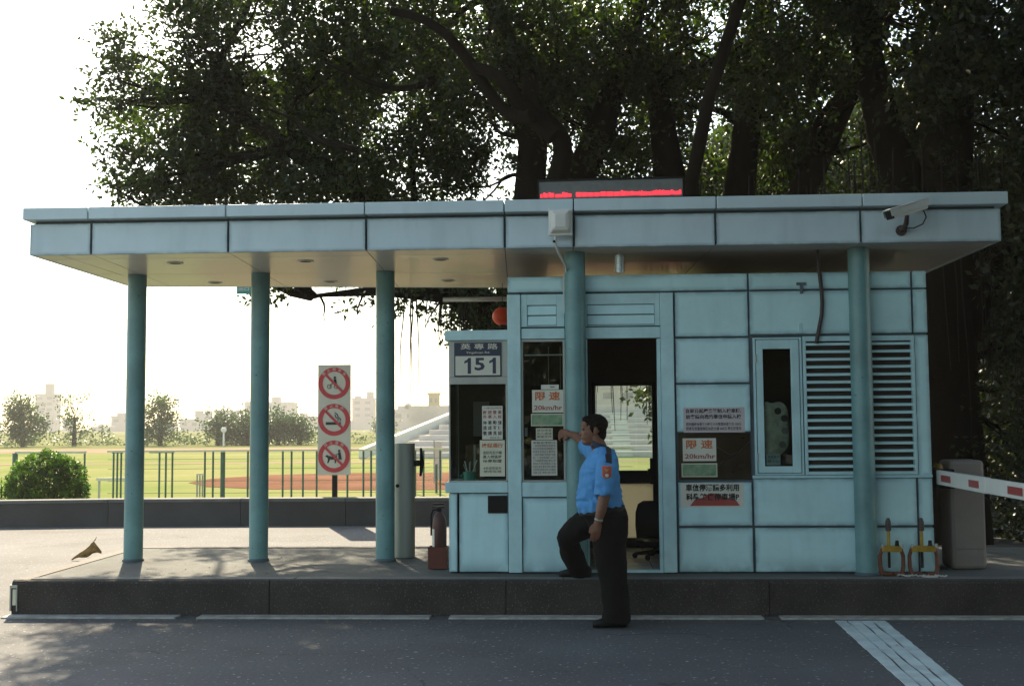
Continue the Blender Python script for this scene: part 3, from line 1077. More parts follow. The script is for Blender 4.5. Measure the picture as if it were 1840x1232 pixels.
b = MB()
b.box(-.300, 1.028, 10.50, 10.60, 3.63, 3.648)
b.box(-.300, 1.028, 10.50, 10.60, 3.812, 3.830)
b.box(-.300, -.285, 10.50, 10.60, 3.648, 3.812)
b.box(1.013, 1.028, 10.50, 10.60, 3.648, 3.812)
b.box(-.28, 1.01, 10.54, 10.59, 3.64, 3.82)
put('housing', led(b), 'black', t)
b = MB()
b.box(-.285, 1.013, 10.51, 10.515, 3.648, 3.812)
put('screen', led(b), mat('led_screen', (.13, .14, .13), .35, .2, 12), t)
b = MB()
random.seed(2)
x = -.275
while x < .99:
    wv = random.choice([.02, .028, .04, .05, .06])
    dens = (x + .275) / 1.27
    if random.random() < .93 + .07 * dens:
        hh = random.uniform(.030, .040)
        z = 3.664 + random.uniform(0, .004)
        b.box(x, min(x + wv, 1.0), 10.504, 10.509, z, z + hh)
        if random.random() < .4:
            b.box(x, min(x + wv * .4, 1.0), 10.504, 10.509, z + hh, z + hh + .008)
    x += wv + random.uniform(.003, .010) * (1.1 - dens)
put('lit_message', led(b), 'leds', t)
for x in (-.1, .37, .85):
    MB().box(x, x + .03, 10.55, 10.58, 3.48, 3.642).build('foot', 'black', t)

# wall antenna box on the fascia with cable
t = empty('antenna_box', (-.088, 9.87, 3.2), 'boxy white antenna housing with domed front on the fascia above the column', 'antenna box')
b = MB()
b.box(-.190, .014, 9.885, 9.915, 3.210, 3.445)
b.build('back_plate', 'white', t, bevel=.01)
b = MB()
vs = []
for d, a in ((0, 0), (.025, .006), (.05, .02), (.062, .045)):
    vs.append([(-.176 + a, 9.885 - d, 3.232 + a * 1.0), (.0 - a, 9.885 - d, 3.232 + a), (.0 - a, 9.885 - d, 3.430 - a), (-.176 + a, 9.885 - d, 3.430 - a)])
fl = [p for r in vs for p in r]
fs = [(12, 13, 14, 15)]
for i in range(3):
    for k in range(4):
        fs.append((4 * i + k, 4 * i + (k + 1) % 4, 4 * i + 4 + (k + 1) % 4, 4 * i + 4 + k))
b.add(fl, fs)
b.build('domed_cover', 'white', t, bevel=.008)
MB().box(-.12, -.06, 9.915, 10.0, 3.28, 3.38).build('bracket', 'steel', t)
t = empty('antenna_cable', (-.09, 10.1, 2.9), 'loose white cable looping from the antenna box down to the booth corner', 'cable')
b = MB()
pts = [(-.13, 9.90, 3.212), (-.135, 9.93, 3.16), (-.115, 9.99, 3.09), (-.075, 10.10, 3.03), (-.045, 10.20, 2.985), (-.045, 10.30, 2.94), (-.066, 10.37, 2.90), (-.066, 10.40, 2.82), (-.066, 10.405, 2.60)]
b.tube(pts, .011, 10)
auto(b.build('sleeve', 'cable', t))
MB().ball((-.145, 9.915, 3.165), .012, n=8).build('plug', 'black', t)

# ribbed lamp hanging from soffit
t = empty('beacon_lamp', (.424, 10.25, 2.93), 'small ribbed silver beacon lamp hanging under the canopy near the doorway', 'lamp')
b = MB()
pr = []
for i in range(9):
    z = 2.94 + i * .016
    pr += [(.036, z - 2.93), (.043, z - 2.93 + .004), (.043, z - 2.93 + .009), (.036, z - 2.93 + .013)]
b.lathe((.424, 10.25, 2.93), [(.02, 0), (.036, .004)] + pr + [(.036, .155), (.02, .165)], 24)
auto(b.build('ribbed_body', 'alu', t))
MB().tube([(.424, 10.25, 3.09), (.424, 10.25, 3.128)], .012, 12).build('stem', 'steel', t)

# security camera
t = empty('security_camera', (2.8, 9.75, 3.2), 'white bullet security camera with sunshield on the right end of the fascia', 'camera')
ax0, ax1 = Vector((2.60, 9.66, 3.300)), Vector((2.955, 9.80, 3.418))
d = (ax1 - ax0).normalized()
side = d.cross(Vector((0, 0, 1))).normalized()
up = side.cross(d).normalized()


def obox(mb, c0, c1, hw, z0, z1):
    v = []
    for zz in (z0, z1):
        for c, s in ((c0, -1), (c1, -1), (c1, 1), (c0, 1)):
            v.append(c + side * hw * s + up * zz)
    mb.add(v, [(0, 3, 2, 1), (4, 5, 6, 7), (0, 1, 5, 4), (1, 2, 6, 5), (2, 3, 7, 6), (3, 0, 4, 7)])


b = MB()
obox(b, ax0 + d * .03, ax1 - d * .02, .045, -.045, .03)
b.build('body', 'white', t, bevel=.01)
b = MB()
obox(b, ax0 - d * .0, ax1, .058, .033, .045)
obox(b, ax0 - d * .0, ax1, .058, -.02, .0335) if 0 else None
for s in (-1, 1):
    v = []
    for c in (ax0, ax1):
        for zz in (-.02, .0325):
            for e in (.051, .058):
                v.append(c + side * e * s + up * zz)
    b.add(v, [(0, 1, 3, 2), (4, 6, 7, 5), (0, 4, 5, 1), (2, 3, 7, 6), (0, 2, 6, 4), (1, 5, 7, 3)])
b.build('sunshield', 'alu', t, bevel=.003)
b = MB()
obox(b, ax0 + d * .012, ax0 + d * .031, .040, -.040, .026)
b.build('lens_window', 'black', t)
b = MB()
j = Vector((2.80, 9.80, 3.30))
b.tube([j + Vector((0, 0, .02)), j + Vector((-.0, .03, -.04)), Vector((2.80, 9.90, 3.23))], [.018, .022, .02], 12)
b.tube([Vector((2.80, 9.88, 3.235)), Vector((2.80, 10.0, 3.225))], .022, 12)
b.tube([Vector((2.80, 9.975, 3.225)), Vector((2.80, 10.0, 3.225))], .045, 20)
auto(b.build('bracket', 'hose', t))
b = MB()
b.tube([ax1 - d * .04 - up * .04, Vector((2.965, 9.83, 3.31)), Vector((2.95, 9.88, 3.26)), Vector((2.89, 9.93, 3.235)), Vector((2.82, 9.97, 3.24))], .006, 8)
auto(b.build('lead', 'hose', t))

# brown hose on booth panel
t = MB()
t.tube([(2.165, 10.33, 3.12), (2.175, 10.36, 3.0), (2.192, 10.385, 2.90), (2.204, 10.392, 2.776), (2.208, 10.394, 2.66), (2.200, 10.394, 2.55), (2.175, 10.394, 2.43), (2.160, 10.394, 2.36), (2.150, 10.40, 2.30)], .017, 12)
o = t.build('drain_hose', 'hose')
auto(o)
setp(o, 'dark brown hose hanging down the booth panel to the louvred window', 'hose')

# red lantern
t = empty('lantern', (-.745, 12.5, 2.66), 'round red orange paper lantern hanging beside the booth corner', 'lantern')
b = MB()
rr = []
for i in range(1, 24):
    a = PI * i / 24
    rr.append(((.108 + .003 * (i % 2)) * math.sin(a), -.10 * math.cos(a)))
b.lathe((-.745, 12.5, 2.77), rr, 28)
auto(b.build('shade', 'lantern', t), 80)
for z in (2.865, 2.655):
    MB().lathe((-.745, 12.5, z), [(.035, 0), (.035, .02)], 20).build('rim', 'black', t)
MB().tube([(-.745, 12.5, 2.885), (-.745, 12.5, 3.13)], .003, 6).build('cord', 'black', t)
# tube rail behind the booth
t = empty('pipe_rail', (-1.0, 12.62, 2.94), 'pale horizontal pipe running under the rear edge of the canopy', 'pipe')
MB().tube([(-1.40, 12.62, 2.973), (-.5, 12.62, 2.968)], .024, 16).build('pipe', 'alu', t, smooth=True)
MB().box(-.62, -.56, 12.46, 12.64, 2.94, 3.13).build('clip', 'steel', t)

# ================================================================== BARRIERS
t = empty('silver_barrier_post', (-1.7, 11.45, .3), 'rounded silver barrier cabinet standing behind the third column', 'barrier cabinet')
b = MB()
sec = []
x0, x1, y0, y1, r_ = -1.80, -1.595, 11.62, 11.86, .09
for cx, cy, a0 in ((x1 - r_, y0 + r_, -90), (x1 - r_, y1 - r_, 0), (x0 + r_, y1 - r_, 90), (x0 + r_, y0 + r_, 180)):
    for k in range(7):
        a = R(a0 + 15 * k)
        sec.append((cx + r_ * math.cos(a), cy + r_ * math.sin(a)))
n = len(sec)
b.add([(p[0], p[1], .298) for p in sec] + [(p[0], p[1], 1.43) for p in sec],
      [tuple(range(n - 1, -1, -1)), tuple(range(n, 2 * n))] + [(k, (k + 1) % n, n + (k + 1) % n, n + k) for k in range(n)])
auto(b.build('body', 'steel', t, bevel=.006))
b = MB()
b.tube([(-1.75, 11.62, 1.01), (-1.75, 11.614, 1.01)], .018, 16)
b.build('keyhole', 'black', t)
b = MB()
b.box(-1.594, -1.545, 11.70, 11.78, 1.20, 1.26)
b.tube([(-1.535, 11.74, 1.10), (-1.52, 11.74, 1.22), (-1.53, 11.74, 1.38)], [.012, .022, .012], 10)
b.build('arm_clamp', 'black', t)

t = empty('boom_barrier', (3.4, 10.7, .3), 'grey boom barrier cabinet with a white arm bearing red reflectors', 'boom barrier')
b = MB()
b.box(3.345, 3.655, 10.66, 10.98, .30, 1.262)
b.build('cabinet', 'barrier', t, bevel=.035)
MB().box(3.375, 3.63, 10.652, 10.658, .48, 1.15).build('access_door', 'barrier', t, bevel=.003)
MB().box(3.15, 3.343, 10.50, 10.80, 1.02, 1.19).build('pivot_housing', 'black', t, bevel=.01)
b = MB()
b.tube([(3.26, 10.7, 1.19), (3.27, 10.7, 1.23)], [.05, .03], 12)
b.build('knob', 'yellow', t)
arm = [(3.205, 10.55), (3.125, 9.05), (2.93, 4.6)]
b = MB()


def armbox(mb, p, q, hw, z0, z1, off=0.):
    p, q = Vector(p), Vector(q)
    dd = (q - p).normalized()
    nn = Vector((-dd.y, dd.x))
    v = []
    for z in (z0, z1):
        for c, s in ((p, -1), (q, -1), (q, 1), (p, 1)):
            e = c + nn * (hw * s + off)
            v.append((e.x, e.y, z))
    mb.add(v, [(0, 3, 2, 1), (4, 5, 6, 7), (0, 1, 5, 4), (1, 2, 6, 5), (2, 3, 7, 6), (3, 0, 4, 7)])
    return nn


A0, A1, A2 = Vector(arm[0]), Vector(arm[1]), Vector(arm[2])
armbox(b, A0, A1 + (A0 - A1).normalized() * .006, .022, 1.06, 1.182)
armbox(b, A1, A2, .020, 1.064, 1.178)
ao = b.build('arm', 'white', t, bevel=.006)
dA = (A2 - A0).normalized()
nn = Vector((-dA.y, dA.x))
sgn = -1 if nn.x > 0 else 1
for y0_, y1_ in ((10.32, 10.03), (9.48, 9.22), (8.52, 8.22), (7.6, 7.3), (6.7, 6.4), (5.8, 5.5)):
    def ax(y):
        if y > A1.y:
            k = (A0.y - y) / (A0.y - A1.y)
            return A0.x + (A1.x - A0.x) * k
        k = (A1.y - y) / (A1.y - A2.y)
        return A1.x + (A2.x - A1.x) * k
    b = MB()
    armbox(b, (ax(y0_) - .0245, y0_), (ax(y1_) - .0245, y1_), .003, 1.092, 1.148)
    b.build('reflector', 'reflector', ao)

# ================================================================== WHEEL CLAMPS
def clamp(x0, x1, label, rodx):
    t = empty('wheel_clamp', ((x0 + x1) / 2, 10.2, .303), label, 'wheel clamp', 'yellow wheel clamps by the booth')
    y = 10.215
    b = MB()
    b.box(x0 + .02, x1 - .02, y - .03, y + .03, .505, .555)
    b.build('crossbar', 'yellow', t, bevel=.006)
    for s, xe in ((1, x0), (-1, x1)):
        b = MB()
        b.tube([(xe + .022 * s, y, .53), (xe + .004 * s, y, .47), (xe + .004 * s, y + .0, .38), (xe + .02 * s, y - .01, .315)], [.015, .017, .018, .019], 10)
        b.tube([(xe + .02 * s, y - .01, .318), (xe + .10 * s, y - .03, .322)], .017, 8)
        auto(b.build('jaw', 'orangep', t))
        MB().tube([(xe + .02 * s, y - .034, .545), (xe + .02 * s, y - .034, .575)], .012, 8).build('bolt', 'steel', t)
    b = MB()
    b.tube([(rodx, y, .55), (rodx, y, .70)], .014, 12)
    auto(b.build('rod', 'yellow', t))
    b = MB()
    b.tube([(rodx, y, .68), (rodx, y, .70), (rodx, y, .76), (rodx, y, .79)], [.022, .026, .024, .012], 12)
    auto(b.build('grip', 'hose', t))
    b = MB()
    b.tube([(rodx + .07, y, .555), (rodx + .07, y, .60)], [.02, .014], 10)
    b.tube([(rodx, y, .51), (rodx, y, .37)], .012, 10)
    b.build('screw', 'black', t)


clamp(2.598, 2.800, 'yellow wheel clamp with orange jaws beside the right hand column, nearer one to the column', 2.678)
clamp(2.845, 3.085, 'yellow wheel clamp in front of the booth corner next to the boom barrier', 2.955)
b = MB()
pts = []
random.seed(9)
for i in range(46):
    k = i / 45
    pts.append((2.72 + .40 * k + .012 * math.sin(i * 1.9), 10.13 + .035 * math.sin(i * .55) + (-.03 if .5 < k < .9 else 0), .315 + .006 * math.sin(i * 2.3)))
b.tube(pts, .006, 6)
pts = [(2.98 + .06 * math.cos(a), 10.09 + .035 * math.sin(a), .312) for a in [R(20 * i) for i in range(19)]]
b.tube(pts, .006, 6)
setp(b.build('chain', 'chain'), 'thin pale chain lying on the kerb in front of the wheel clamps', 'chain')

# ================================================================== FIRE EXTINGUISHER
t = empty('fire_extinguisher', (-1.24, 10.75, .3), 'dark red fire extinguisher standing in its box beside the ticket bay', 'fire extinguisher')
b = MB()
cx, cy = -1.235, 10.78
b.lathe((cx, cy, .32), [(.062, 0), (.066, .01), (.066, .38), (.060, .43), (.045, .465), (.022, .485), (.018, .50)], 28)
auto(b.build('cylinder', 'extred', t), 50)
b = MB()
b.box(cx - .02, cx + .02, cy - .02, cy + .02, .815, .85)
b.box(cx - .07, cx + .05, cy - .012, cy + .012, .85, .862)
b.box(cx - .06, cx + .045, cy - .012, cy + .012, .878, .89)
b.build('valve_handle', 'black', t, bevel=.003)
b = MB()
b.tube([(cx - .02, cy, .835), (cx - .06, cy, .83), (cx - .078, cy, .78), (cx - .075, cy, .60)], .009, 8)
auto(b.build('hose', 'black', t))
b = MB()
v, f = [], []
for i in range(9):
    a = R(180 + 5 + i * 6)
    for z in (.50, .66):
        v.append((cx + .0675 * math.cos(a), cy + .0675 * math.sin(a), z))
for i in range(8):
    f.append((2 * i, 2 * i + 2, 2 * i + 3, 2 * i + 1))
b.add(v, f)
b.build('paper_label', 'paper', t)
t = empty('extinguisher_box', (-1.25, 10.75, .3), 'open orange red box holding the fire extinguisher', 'box')
b = MB()
x0, x1, y0, y1 = -1.332, -1.160, 10.70, 10.86
b.box(x0, x1, y0, y0 + .008, .305, .50)
b.box(x0, x1, y1 - .008, y1, .305, .50)
b.box(x0, x0 + .008, y0 + .009, y1 - .009, .305, .50)
b.box(x1 - .008, x1, y0 + .009, y1 - .009, .305, .50)
b.box(x0 + .01, x1 - .01, y0 + .01, y1 - .01, .303, .313)
b.build('bin', mat('box_red', (.10, .02, .009), .6, .2), t, bevel=.002)

# ================================================================== SMALL THINGS
t = empty('pen_mug', (-.94, 10.60, 1.10), 'green mug full of pens on the ticket bay counter', 'mug')
b = MB()
b.lathe((-.94, 10.60, 1.1005), [(.05, 0), (.056, .05), (.058, .085), (.052, .086), (.048, .02)], 24)
auto(b.build('mug', 'green', t))
b = MB()
b.tube([(-.99, 10.6, 1.17), (-1.02, 10.6, 1.15), (-.99, 10.6, 1.12)], .007, 8)
b.build('handle', 'green', t)
random.seed(3)
for i in range(5):
    a = random.uniform(0, 6.28)
    p0 = Vector((-.94, 10.6, 1.11))
    p1 = Vector((-.94 + .07 * math.cos(a), 10.6 + .06 * math.sin(a), 1.25 + random.uniform(0, .05)))
    MB().tube([p0, p1], .005, 6).build('pen', 'white' if i % 2 else 'steel', t)
t = empty('carton', (-.93, 11.05, 1.10), 'brown cardboard carton inside the ticket bay behind the pen mug', 'carton')
MB().box(-1.01, -.84, 10.98, 11.15, 1.1005, 1.42).build('body', mat('cardboard', (.16, .10, .055), .9, .15), t, bevel=.004)
MB().box(-.935, -.915, 10.979, 10.9805, 1.1005, 1.42).build('tape', 'paper2', t)
# bead chains in the first window
for x in (-.214, -.108):
    b = MB()
    for i in range(22):
        b.ball((x, 10.50, 1.93 + i * .0175), .0042, n=4)
    setp(b.build('bead_chain', 'beads'), 'blind pull chain of pale beads, %s one in the narrow window' % ('left' if x < -.2 else 'right'), 'blind chain', 'bead chains in the narrow window')
o = MB().box(-.43, -.09, 10.505, 10.52, 2.225, 2.236).build('blind_rail', 'white')
setp(o, 'thin white blind rail across the top of the narrow window', 'blind rail')
o = MB().box(-.435, -.41, 10.56, 10.58, 1.50, 1.58).build('window_latch', 'white')
setp(o, 'small white latch at the left edge inside the narrow window', 'latch')
# bag with dark rings inside the casement
t = empty('plastic_bag', (1.8, 10.6, 1.15), 'crumpled pale bag printed with dark discs behind the casement glass', 'bag')
b = MB()
N = 26
vs = []
outline = [(1.69, 1.26), (1.74, 1.245), (1.83, 1.30), (1.92, 1.36), (1.925, 1.50), (1.925, 1.66), (1.915, 1.76), (1.87, 1.81), (1.81, 1.815), (1.76, 1.79), (1.705, 1.83), (1.69, 1.78)]
ctr = Vector((1.81, 1.53))
rings = []
for s, dy in ((1, .0), (.93, -.035), (.7, -.055), (.4, -.062), (.05, -.066)):
    for p in outline:
        q2 = ctr + (Vector(p) - ctr) * s
        vs.append((q2.x, 10.56 + dy + .014 * noise.noise((q2.x * 22, q2.y * 22, 0)), q2.y))
L = len(outline)
fs = [(i * L + k, i * L + (k + 1) % L, (i + 1) * L + (k + 1) % L, (i + 1) * L + k) for i in range(4) for k in range(L)]
fs.append(tuple(4 * L + k for k in range(L)))
fs.append(tuple(range(L - 1, -1, -1)))
b.add(vs, fs)
o = b.build('bag', 'cloth', t, smooth=True)
ss = o.modifiers.new('s', 'SUBSURF')
ss.levels = ss.render_levels = 2
for x, z, m_ in ((1.815, 1.71, 'spot'), (1.87, 1.645, 'spot'), (1.873, 1.535, 'barrier'), (1.85, 1.415, 'barrier')):
    b = MB()
    b.tube([(x, 10.487, z), (x, 10.481, z)], .030, 20)
    b.build('printed_disc', m_, t)
tt = notice('blue_card', 'small pale blue card at the bottom of the casement glass', (1.70, 1.822, 1.236, 1.332), YF + .034, 'stripe')
text('lettering', '推開窗戶\n請小心', 1.71, 1.812, 1.25, 1.322, YF + .0305, 'ink', tt)

# office chair in the doorway
t = empty('office_chair', (.78, 11.5, .318), 'black swivel office chair inside the doorway by the right jamb', 'chair')
b = MB()
rings = []
for z, hw, dp, yy in ((.46, .16, .03, 11.62), (.50, .19, .035, 11.60), (.62, .20, .035, 11.60), (.74, .195, .03, 11.63), (.82, .17, .025, 11.66), (.85, .12, .015, 11.67)):
    rings.append(((.80, yy, z), (hw, 0, 0), (0, dp, 0)))
b.loft(rings, 28)
auto(b.build('backrest', 'black', t), 60)
b = MB()
b.loft([((.79, 11.38, .44), (.17, 0, 0), (0, .17, 0)), ((.79, 11.38, .46), (.205, 0, 0), (0, .205, 0)), ((.79, 11.38, .50), (.205, 0, 0), (0, .205, 0)), ((.79, 11.38, .515), (.17, 0, 0), (0, .17, 0))], 28)
auto(b.build('seat', 'black', t), 50)
MB().tube([(.79, 11.4, .37), (.79, 11.4, .46)], .03, 14).build('gas_lift', 'black', t)
b = MB()
for k in range(5):
    a = R(72 * k + 170)
    e = Vector((.79 + .21 * math.cos(a), 11.4 + .21 * math.sin(a), .36))
    b.tube([(.79, 11.4, .385), e], [.022, .014], 8)
base = b.build('star_base', 'black', t)
for k in range(5):
    a = R(72 * k + 170)
    MB().tube([(.79 + .21 * math.cos(a), 11.385 + .21 * math.sin(a), .343), (.79 + .21 * math.cos(a), 11.415 + .21 * math.sin(a), .343)], .025, 14).build('caster', 'black', base)

# curled dry leaf left of the first column
b = MB()
vs, fs = [], []
P0, P1 = Vector((-4.95, 11.42, .303)), Vector((-4.62, 11.55, .43))
P0 = Vector((-6.10, 14.05, .012))
P1 = Vector((-5.80, 14.10, .17))
for i in range(9):
    k = i / 8
    c = P0.lerp(P1, k) + Vector((0, 0, .01 * math.sin(k * 9)))
    wv = .006 + .075 * k ** 1.3 * (1 + .25 * math.sin(i * 5))
    for j in range(5):
        s = (j - 2) / 2
        vs.append(c + Vector((.5, 0, -.7)).normalized() * wv * s + Vector((0, 1, 0)) * (.05 * s * s * k + .02 * math.sin(i * 2 + j * 3) * k) + Vector((.03 * k * math.sin(j * 4.1 + 1), 0, .03 * k * math.cos(j * 5.3))))
for i in range(8):
    for j in range(4):
        fs.append((i * 5 + j, i * 5 + j + 1, i * 5 + j + 6, i * 5 + j + 5))
b.add(vs, fs)
o = b.build('dry_leaf', 'dryleaf', smooth=True)
sm = o.modifiers.new('so', 'SOLIDIFY')
sm.thickness = .003
setp(o, 'large curled dry brown leaf on the ground left of the first column', 'leaf')


# ================================================================== FIELD FURNITURE
t = empty('field_fence', (-5, 24, 0), 'thin green wire fence with a pale top rail beyond the low wall', 'fence')
FX = lambda px, Y: (px - 1029) / 2100 * Y
b = MB()
b.box(-9.7, 1.2, 23.98, 24.02, 1.10, 1.14)
b.build('top_rail', 'paper2', t)
for px in (361, 376, 440, 504, 520, 541, 566, 622, 651, 665, 745, 760, 790):
    x = FX(px, 24)
    MB().tube([(x, 24, 0), (x, 24, 1.10)], .021, 8).build('fence_post', 'gpost', t)
x = FX(394, 24)
MB().tube([(x, 24.0, 0), (x, 24.0, 1.098)], .05, 10).build('corner_post', 'gpost', t)
b = MB()
for z in (.25, .5, .75, .95):
    b.tube([(-9.7, 24.03, z), (1.2, 24.03, z)], .004, 4)
b.build('wire', 'gpost', t)
for pxs, lab in (((192, 199, 206), 'group of thin green bar posts between the round bush and the first column'), ((277, 289, 301), 'green bar frame with a top rail right of the first column')):
    t = empty('exercise_bars', (FX(pxs[1], 25), 25, 0), lab, 'exercise bars')
    for px in pxs:
        x = FX(px, 25)
        MB().tube([(x, 25, 0), (x, 25, 1.06)], .022, 8).build('bar_post', 'gpost', t)
    z = 1.06
    xx = FX(pxs[0] if pxs[0] < 250 else 262, 25)
    MB().box(xx - .04, FX(pxs[-1], 25) + .04, 24.98, 25.02, z, z + .035).build('top_bar', 'gpost', t)
t = empty('goal_frame', (-11.6, 24, 0), 'green goal frame with a pale crossbar behind the round bush', 'goal')
for px in (8, 138):
    x = FX(px, 24)
    MB().tube([(x, 24, 0), (x, 24, 1.10)], .055 if px < 20 else .02, 10).build('goal_post', 'gpost', t)
MB().box(FX(8, 24), FX(140, 24), 23.97, 24.03, 1.08, 1.135).build('crossbar', 'paper2', t)
t = empty('low_bench_rail', (-9.5, 26, 0), 'low white rail between the round bush and the first column', 'rail')
MB().box(FX(160, 26), FX(232, 26), 26, 26.06, .42, .49).build('rail', 'paper2', t)
for px in (165, 225):
    MB().box(FX(px, 26) - .02, FX(px, 26) + .02, 26.01, 26.05, 0, .42).build('leg', 'steel', t)
for px, Y_, lab in ((352, 27, 'small grey stand on the red clay left of the thick fence post'),):
    t = empty('small_gate', (FX(px, Y_), Y_, 0), lab, 'gate')
    b = MB()
    for q in (-5, 0, 5):
        b.tube([(FX(px + q, Y_), Y_, 0), (FX(px + q, Y_), Y_, .5)], .02, 8)
    b.build('leg', 'steel', t)
    MB().box(FX(px - 6, Y_), FX(px + 6, Y_), Y_ - .02, Y_ + .02, .5, .54).build('top', 'paper2', t)
# net frame and vertical banner near the silver cabinet
t = empty('net_frame', (FX(765, 28), 28, 0), 'green posted net frame beside the ticket bay', 'net frame')
for px in (742, 783):
    MB().tube([(FX(px, 28), 28, 0), (FX(px, 28), 28, 1.05 if px < 780 else .7)], .03, 8).build('post', 'gpost', t)
b = MB()
for i in range(8):
    z = .2 + i * .09
    b.tube([(FX(742, 28), 28, z), (FX(765, 28), 28, z - .12), (FX(783, 28), 28, z * .9)], .004, 4)
b.build('net', 'paper', t)
t = empty('vertical_banner', (FX(790, 33), 33, 0), 'pale vertical banner standing left of the ticket bay', 'banner')
MB().box(FX(780, 33), FX(793, 33), 33, 33.02, .1, 1.15).build('cloth', 'paper', t)
MB().tube([(FX(779, 33), 33, 0), (FX(779, 33), 33, 1.2)], .015, 8).build('pole', 'steel', t)

# grandstand
t = empty('grandstand', (-6, 62, 0), 'low pale concrete grandstand at the far right of the field', 'grandstand')
b = MB()
n = 8
for i in range(n):
    b.box(-9.3 + .55 * i * .8, 16, 58 + i * .8, 66, i * .28 - .02, (i + 1) * .28)
b.build('terrace', 'seat', t, bevel=.02)
b = MB()
b.add([(-10.6, 57.6, 0), (-10.3, 57.6, 0), (-5.6, 66, 2.2), (-5.9, 66, 2.2), (-10.6, 57.6, .5), (-10.3, 57.6, .5), (-5.6, 66, 2.8), (-5.9, 66, 2.8)],
      [(0, 3, 2, 1), (4, 5, 6, 7), (0, 1, 5, 4), (1, 2, 6, 5), (2, 3, 7, 6), (3, 0, 4, 7)])
b.build('side_wall', 'paper', t)
MB().box(-9.3, 16, 66.02, 66.3, 0, 2.75).build('rear_wall', 'seat', t)
b = MB()
for x in (-4, -1, 2, 5, 8, 11):
    for i in range(n * 2):
        b.box(x, x + .9, 57.8 + i * .4 + .02, 58.2 + i * .4, i * .14, (i + 1) * .14 + .012)
b.build('stair', 'paper', t)

# ================================================================== FAR BUILDINGS
def building(name, label, px0, px1, pyt, Y_, m='concrete', extra=(), roof=True, wins=0):
    Y_ = Y_ * 1.8
    X0, X1 = FX(px0, Y_), FX(px1, Y_)
    hz = lambda py: 1.6 + (765 - py) / 2100 * Y_
    t = empty(name, ((X0 + X1) / 2, Y_, 0), label, 'building')
    b = MB()
    b.box(X0, X1, Y_, Y_ + (X1 - X0) * .8, -.1, hz(pyt))
    wl = b.build('wall', m, t)
    if roof:
        MB().box(X0 - .3, X1 + .3, Y_ - .3, Y_ + (X1 - X0) * .8 + .3, hz(pyt), hz(pyt) + .7).build('roof', m, t)
    for (a, c, p) in extra:
        MB().box(FX(a, Y_), FX(c, Y_), Y_ + 1, Y_ + 5, hz(pyt) + (.7 if roof else 0), hz(p)).build('stair_tower', m, t)
    if wins:
        H = hz(pyt)
        ns = max(2, int((X1 - X0) / 4))
        for i in range(ns):
            for k in range(wins):
                x = X0 + (X1 - X0) * (i + .25) / ns
                z = H - 2.4 - k * 3.1
                if z > 2:
                    MB().box(x, x + (X1 - X0) / ns * .5, Y_ - .08, Y_ + .02, z, z + 1.4).build('window', 'farglass', wl)
    return t


building('tower_block', 'tall hazy tower with a narrow top at the far left behind trees', 43, 79, 703, 340, 'concrete2', [(60, 72, 682)], wins=3)
building('apartment_block', 'hazy low apartment block just left of the first column', 186, 224, 745, 320, 'concrete2', [(195, 208, 737)], wins=2)
building('flat_block', 'hazy pale block with stepped roof right of the first column', 313, 368, 752, 300, 'concrete', [(340, 368, 734)], wins=1)
building('plain_block', 'hazy flat roofed block left of the second column above round trees', 377, 421, 736, 310, 'concrete2', wins=2)
building('wide_block', 'wide hazy block crossing behind the second column', 433, 515, 722, 330, 'concrete', [(482, 496, 710), (433, 452, 718)], wins=3)
building('long_block', 'long hazy building low behind the prohibition sign', 560, 706, 757, 300, 'concrete', wins=1)
building('stepped_block', 'pale high block with stepped towers between sign and third column', 630, 668, 716, 320, 'concrete2', [(656, 667, 702), (634, 644, 710)], wins=3)
building('roofed_house', 'pale house with small roof structures right of the third column', 704, 768, 738, 240, 'concrete', [(712, 750, 728), (726, 734, 724)], wins=2)
building('ochre_tower', 'narrow ochre tower beside the ticket bay', 769, 788, 709, 200, 'ochre', wins=3)
building('terrace_house', 'low pale house below the ochre tower', 744, 806, 762, 170, 'concrete2', wins=1)
building('narrow_block', 'narrow hazy block just right of the tall far tower', 96, 112, 748, 360, 'concrete', wins=1)
building('low_row', 'low hazy row of roofs left of the first column', 150, 186, 764, 330, 'concrete', [(160, 168, 758)])
building('pair_block', 'small hazy block behind the tree right of the first column', 262, 300, 758, 330, 'concrete2')
building('high_slab', 'hazy slab between the wide block and the prohibition sign', 528, 562, 748, 350, 'concrete2', [(536, 544, 740)], wins=1)
building('corner_block', 'hazy block touching the right edge of the third column', 690, 712, 748, 260, 'concrete2')
building('white_hall', 'long pale hall behind the grandstand seen through the doorway', 1040, 1250, 700, 150, 'concrete', wins=1)

t = empty('floodlight_mast', (FX(395, 100), 100, 0), 'slim white lamp post in front of the round trees', 'lamp post')
MB().tube([(FX(395, 100), 100, 0), (FX(395, 100), 100, 1.2)], .08, 8).build('pole', 'white', t)
MB().ball((FX(395, 100), 100, 1.4), .25, n=8).build('lamp', 'white', t)


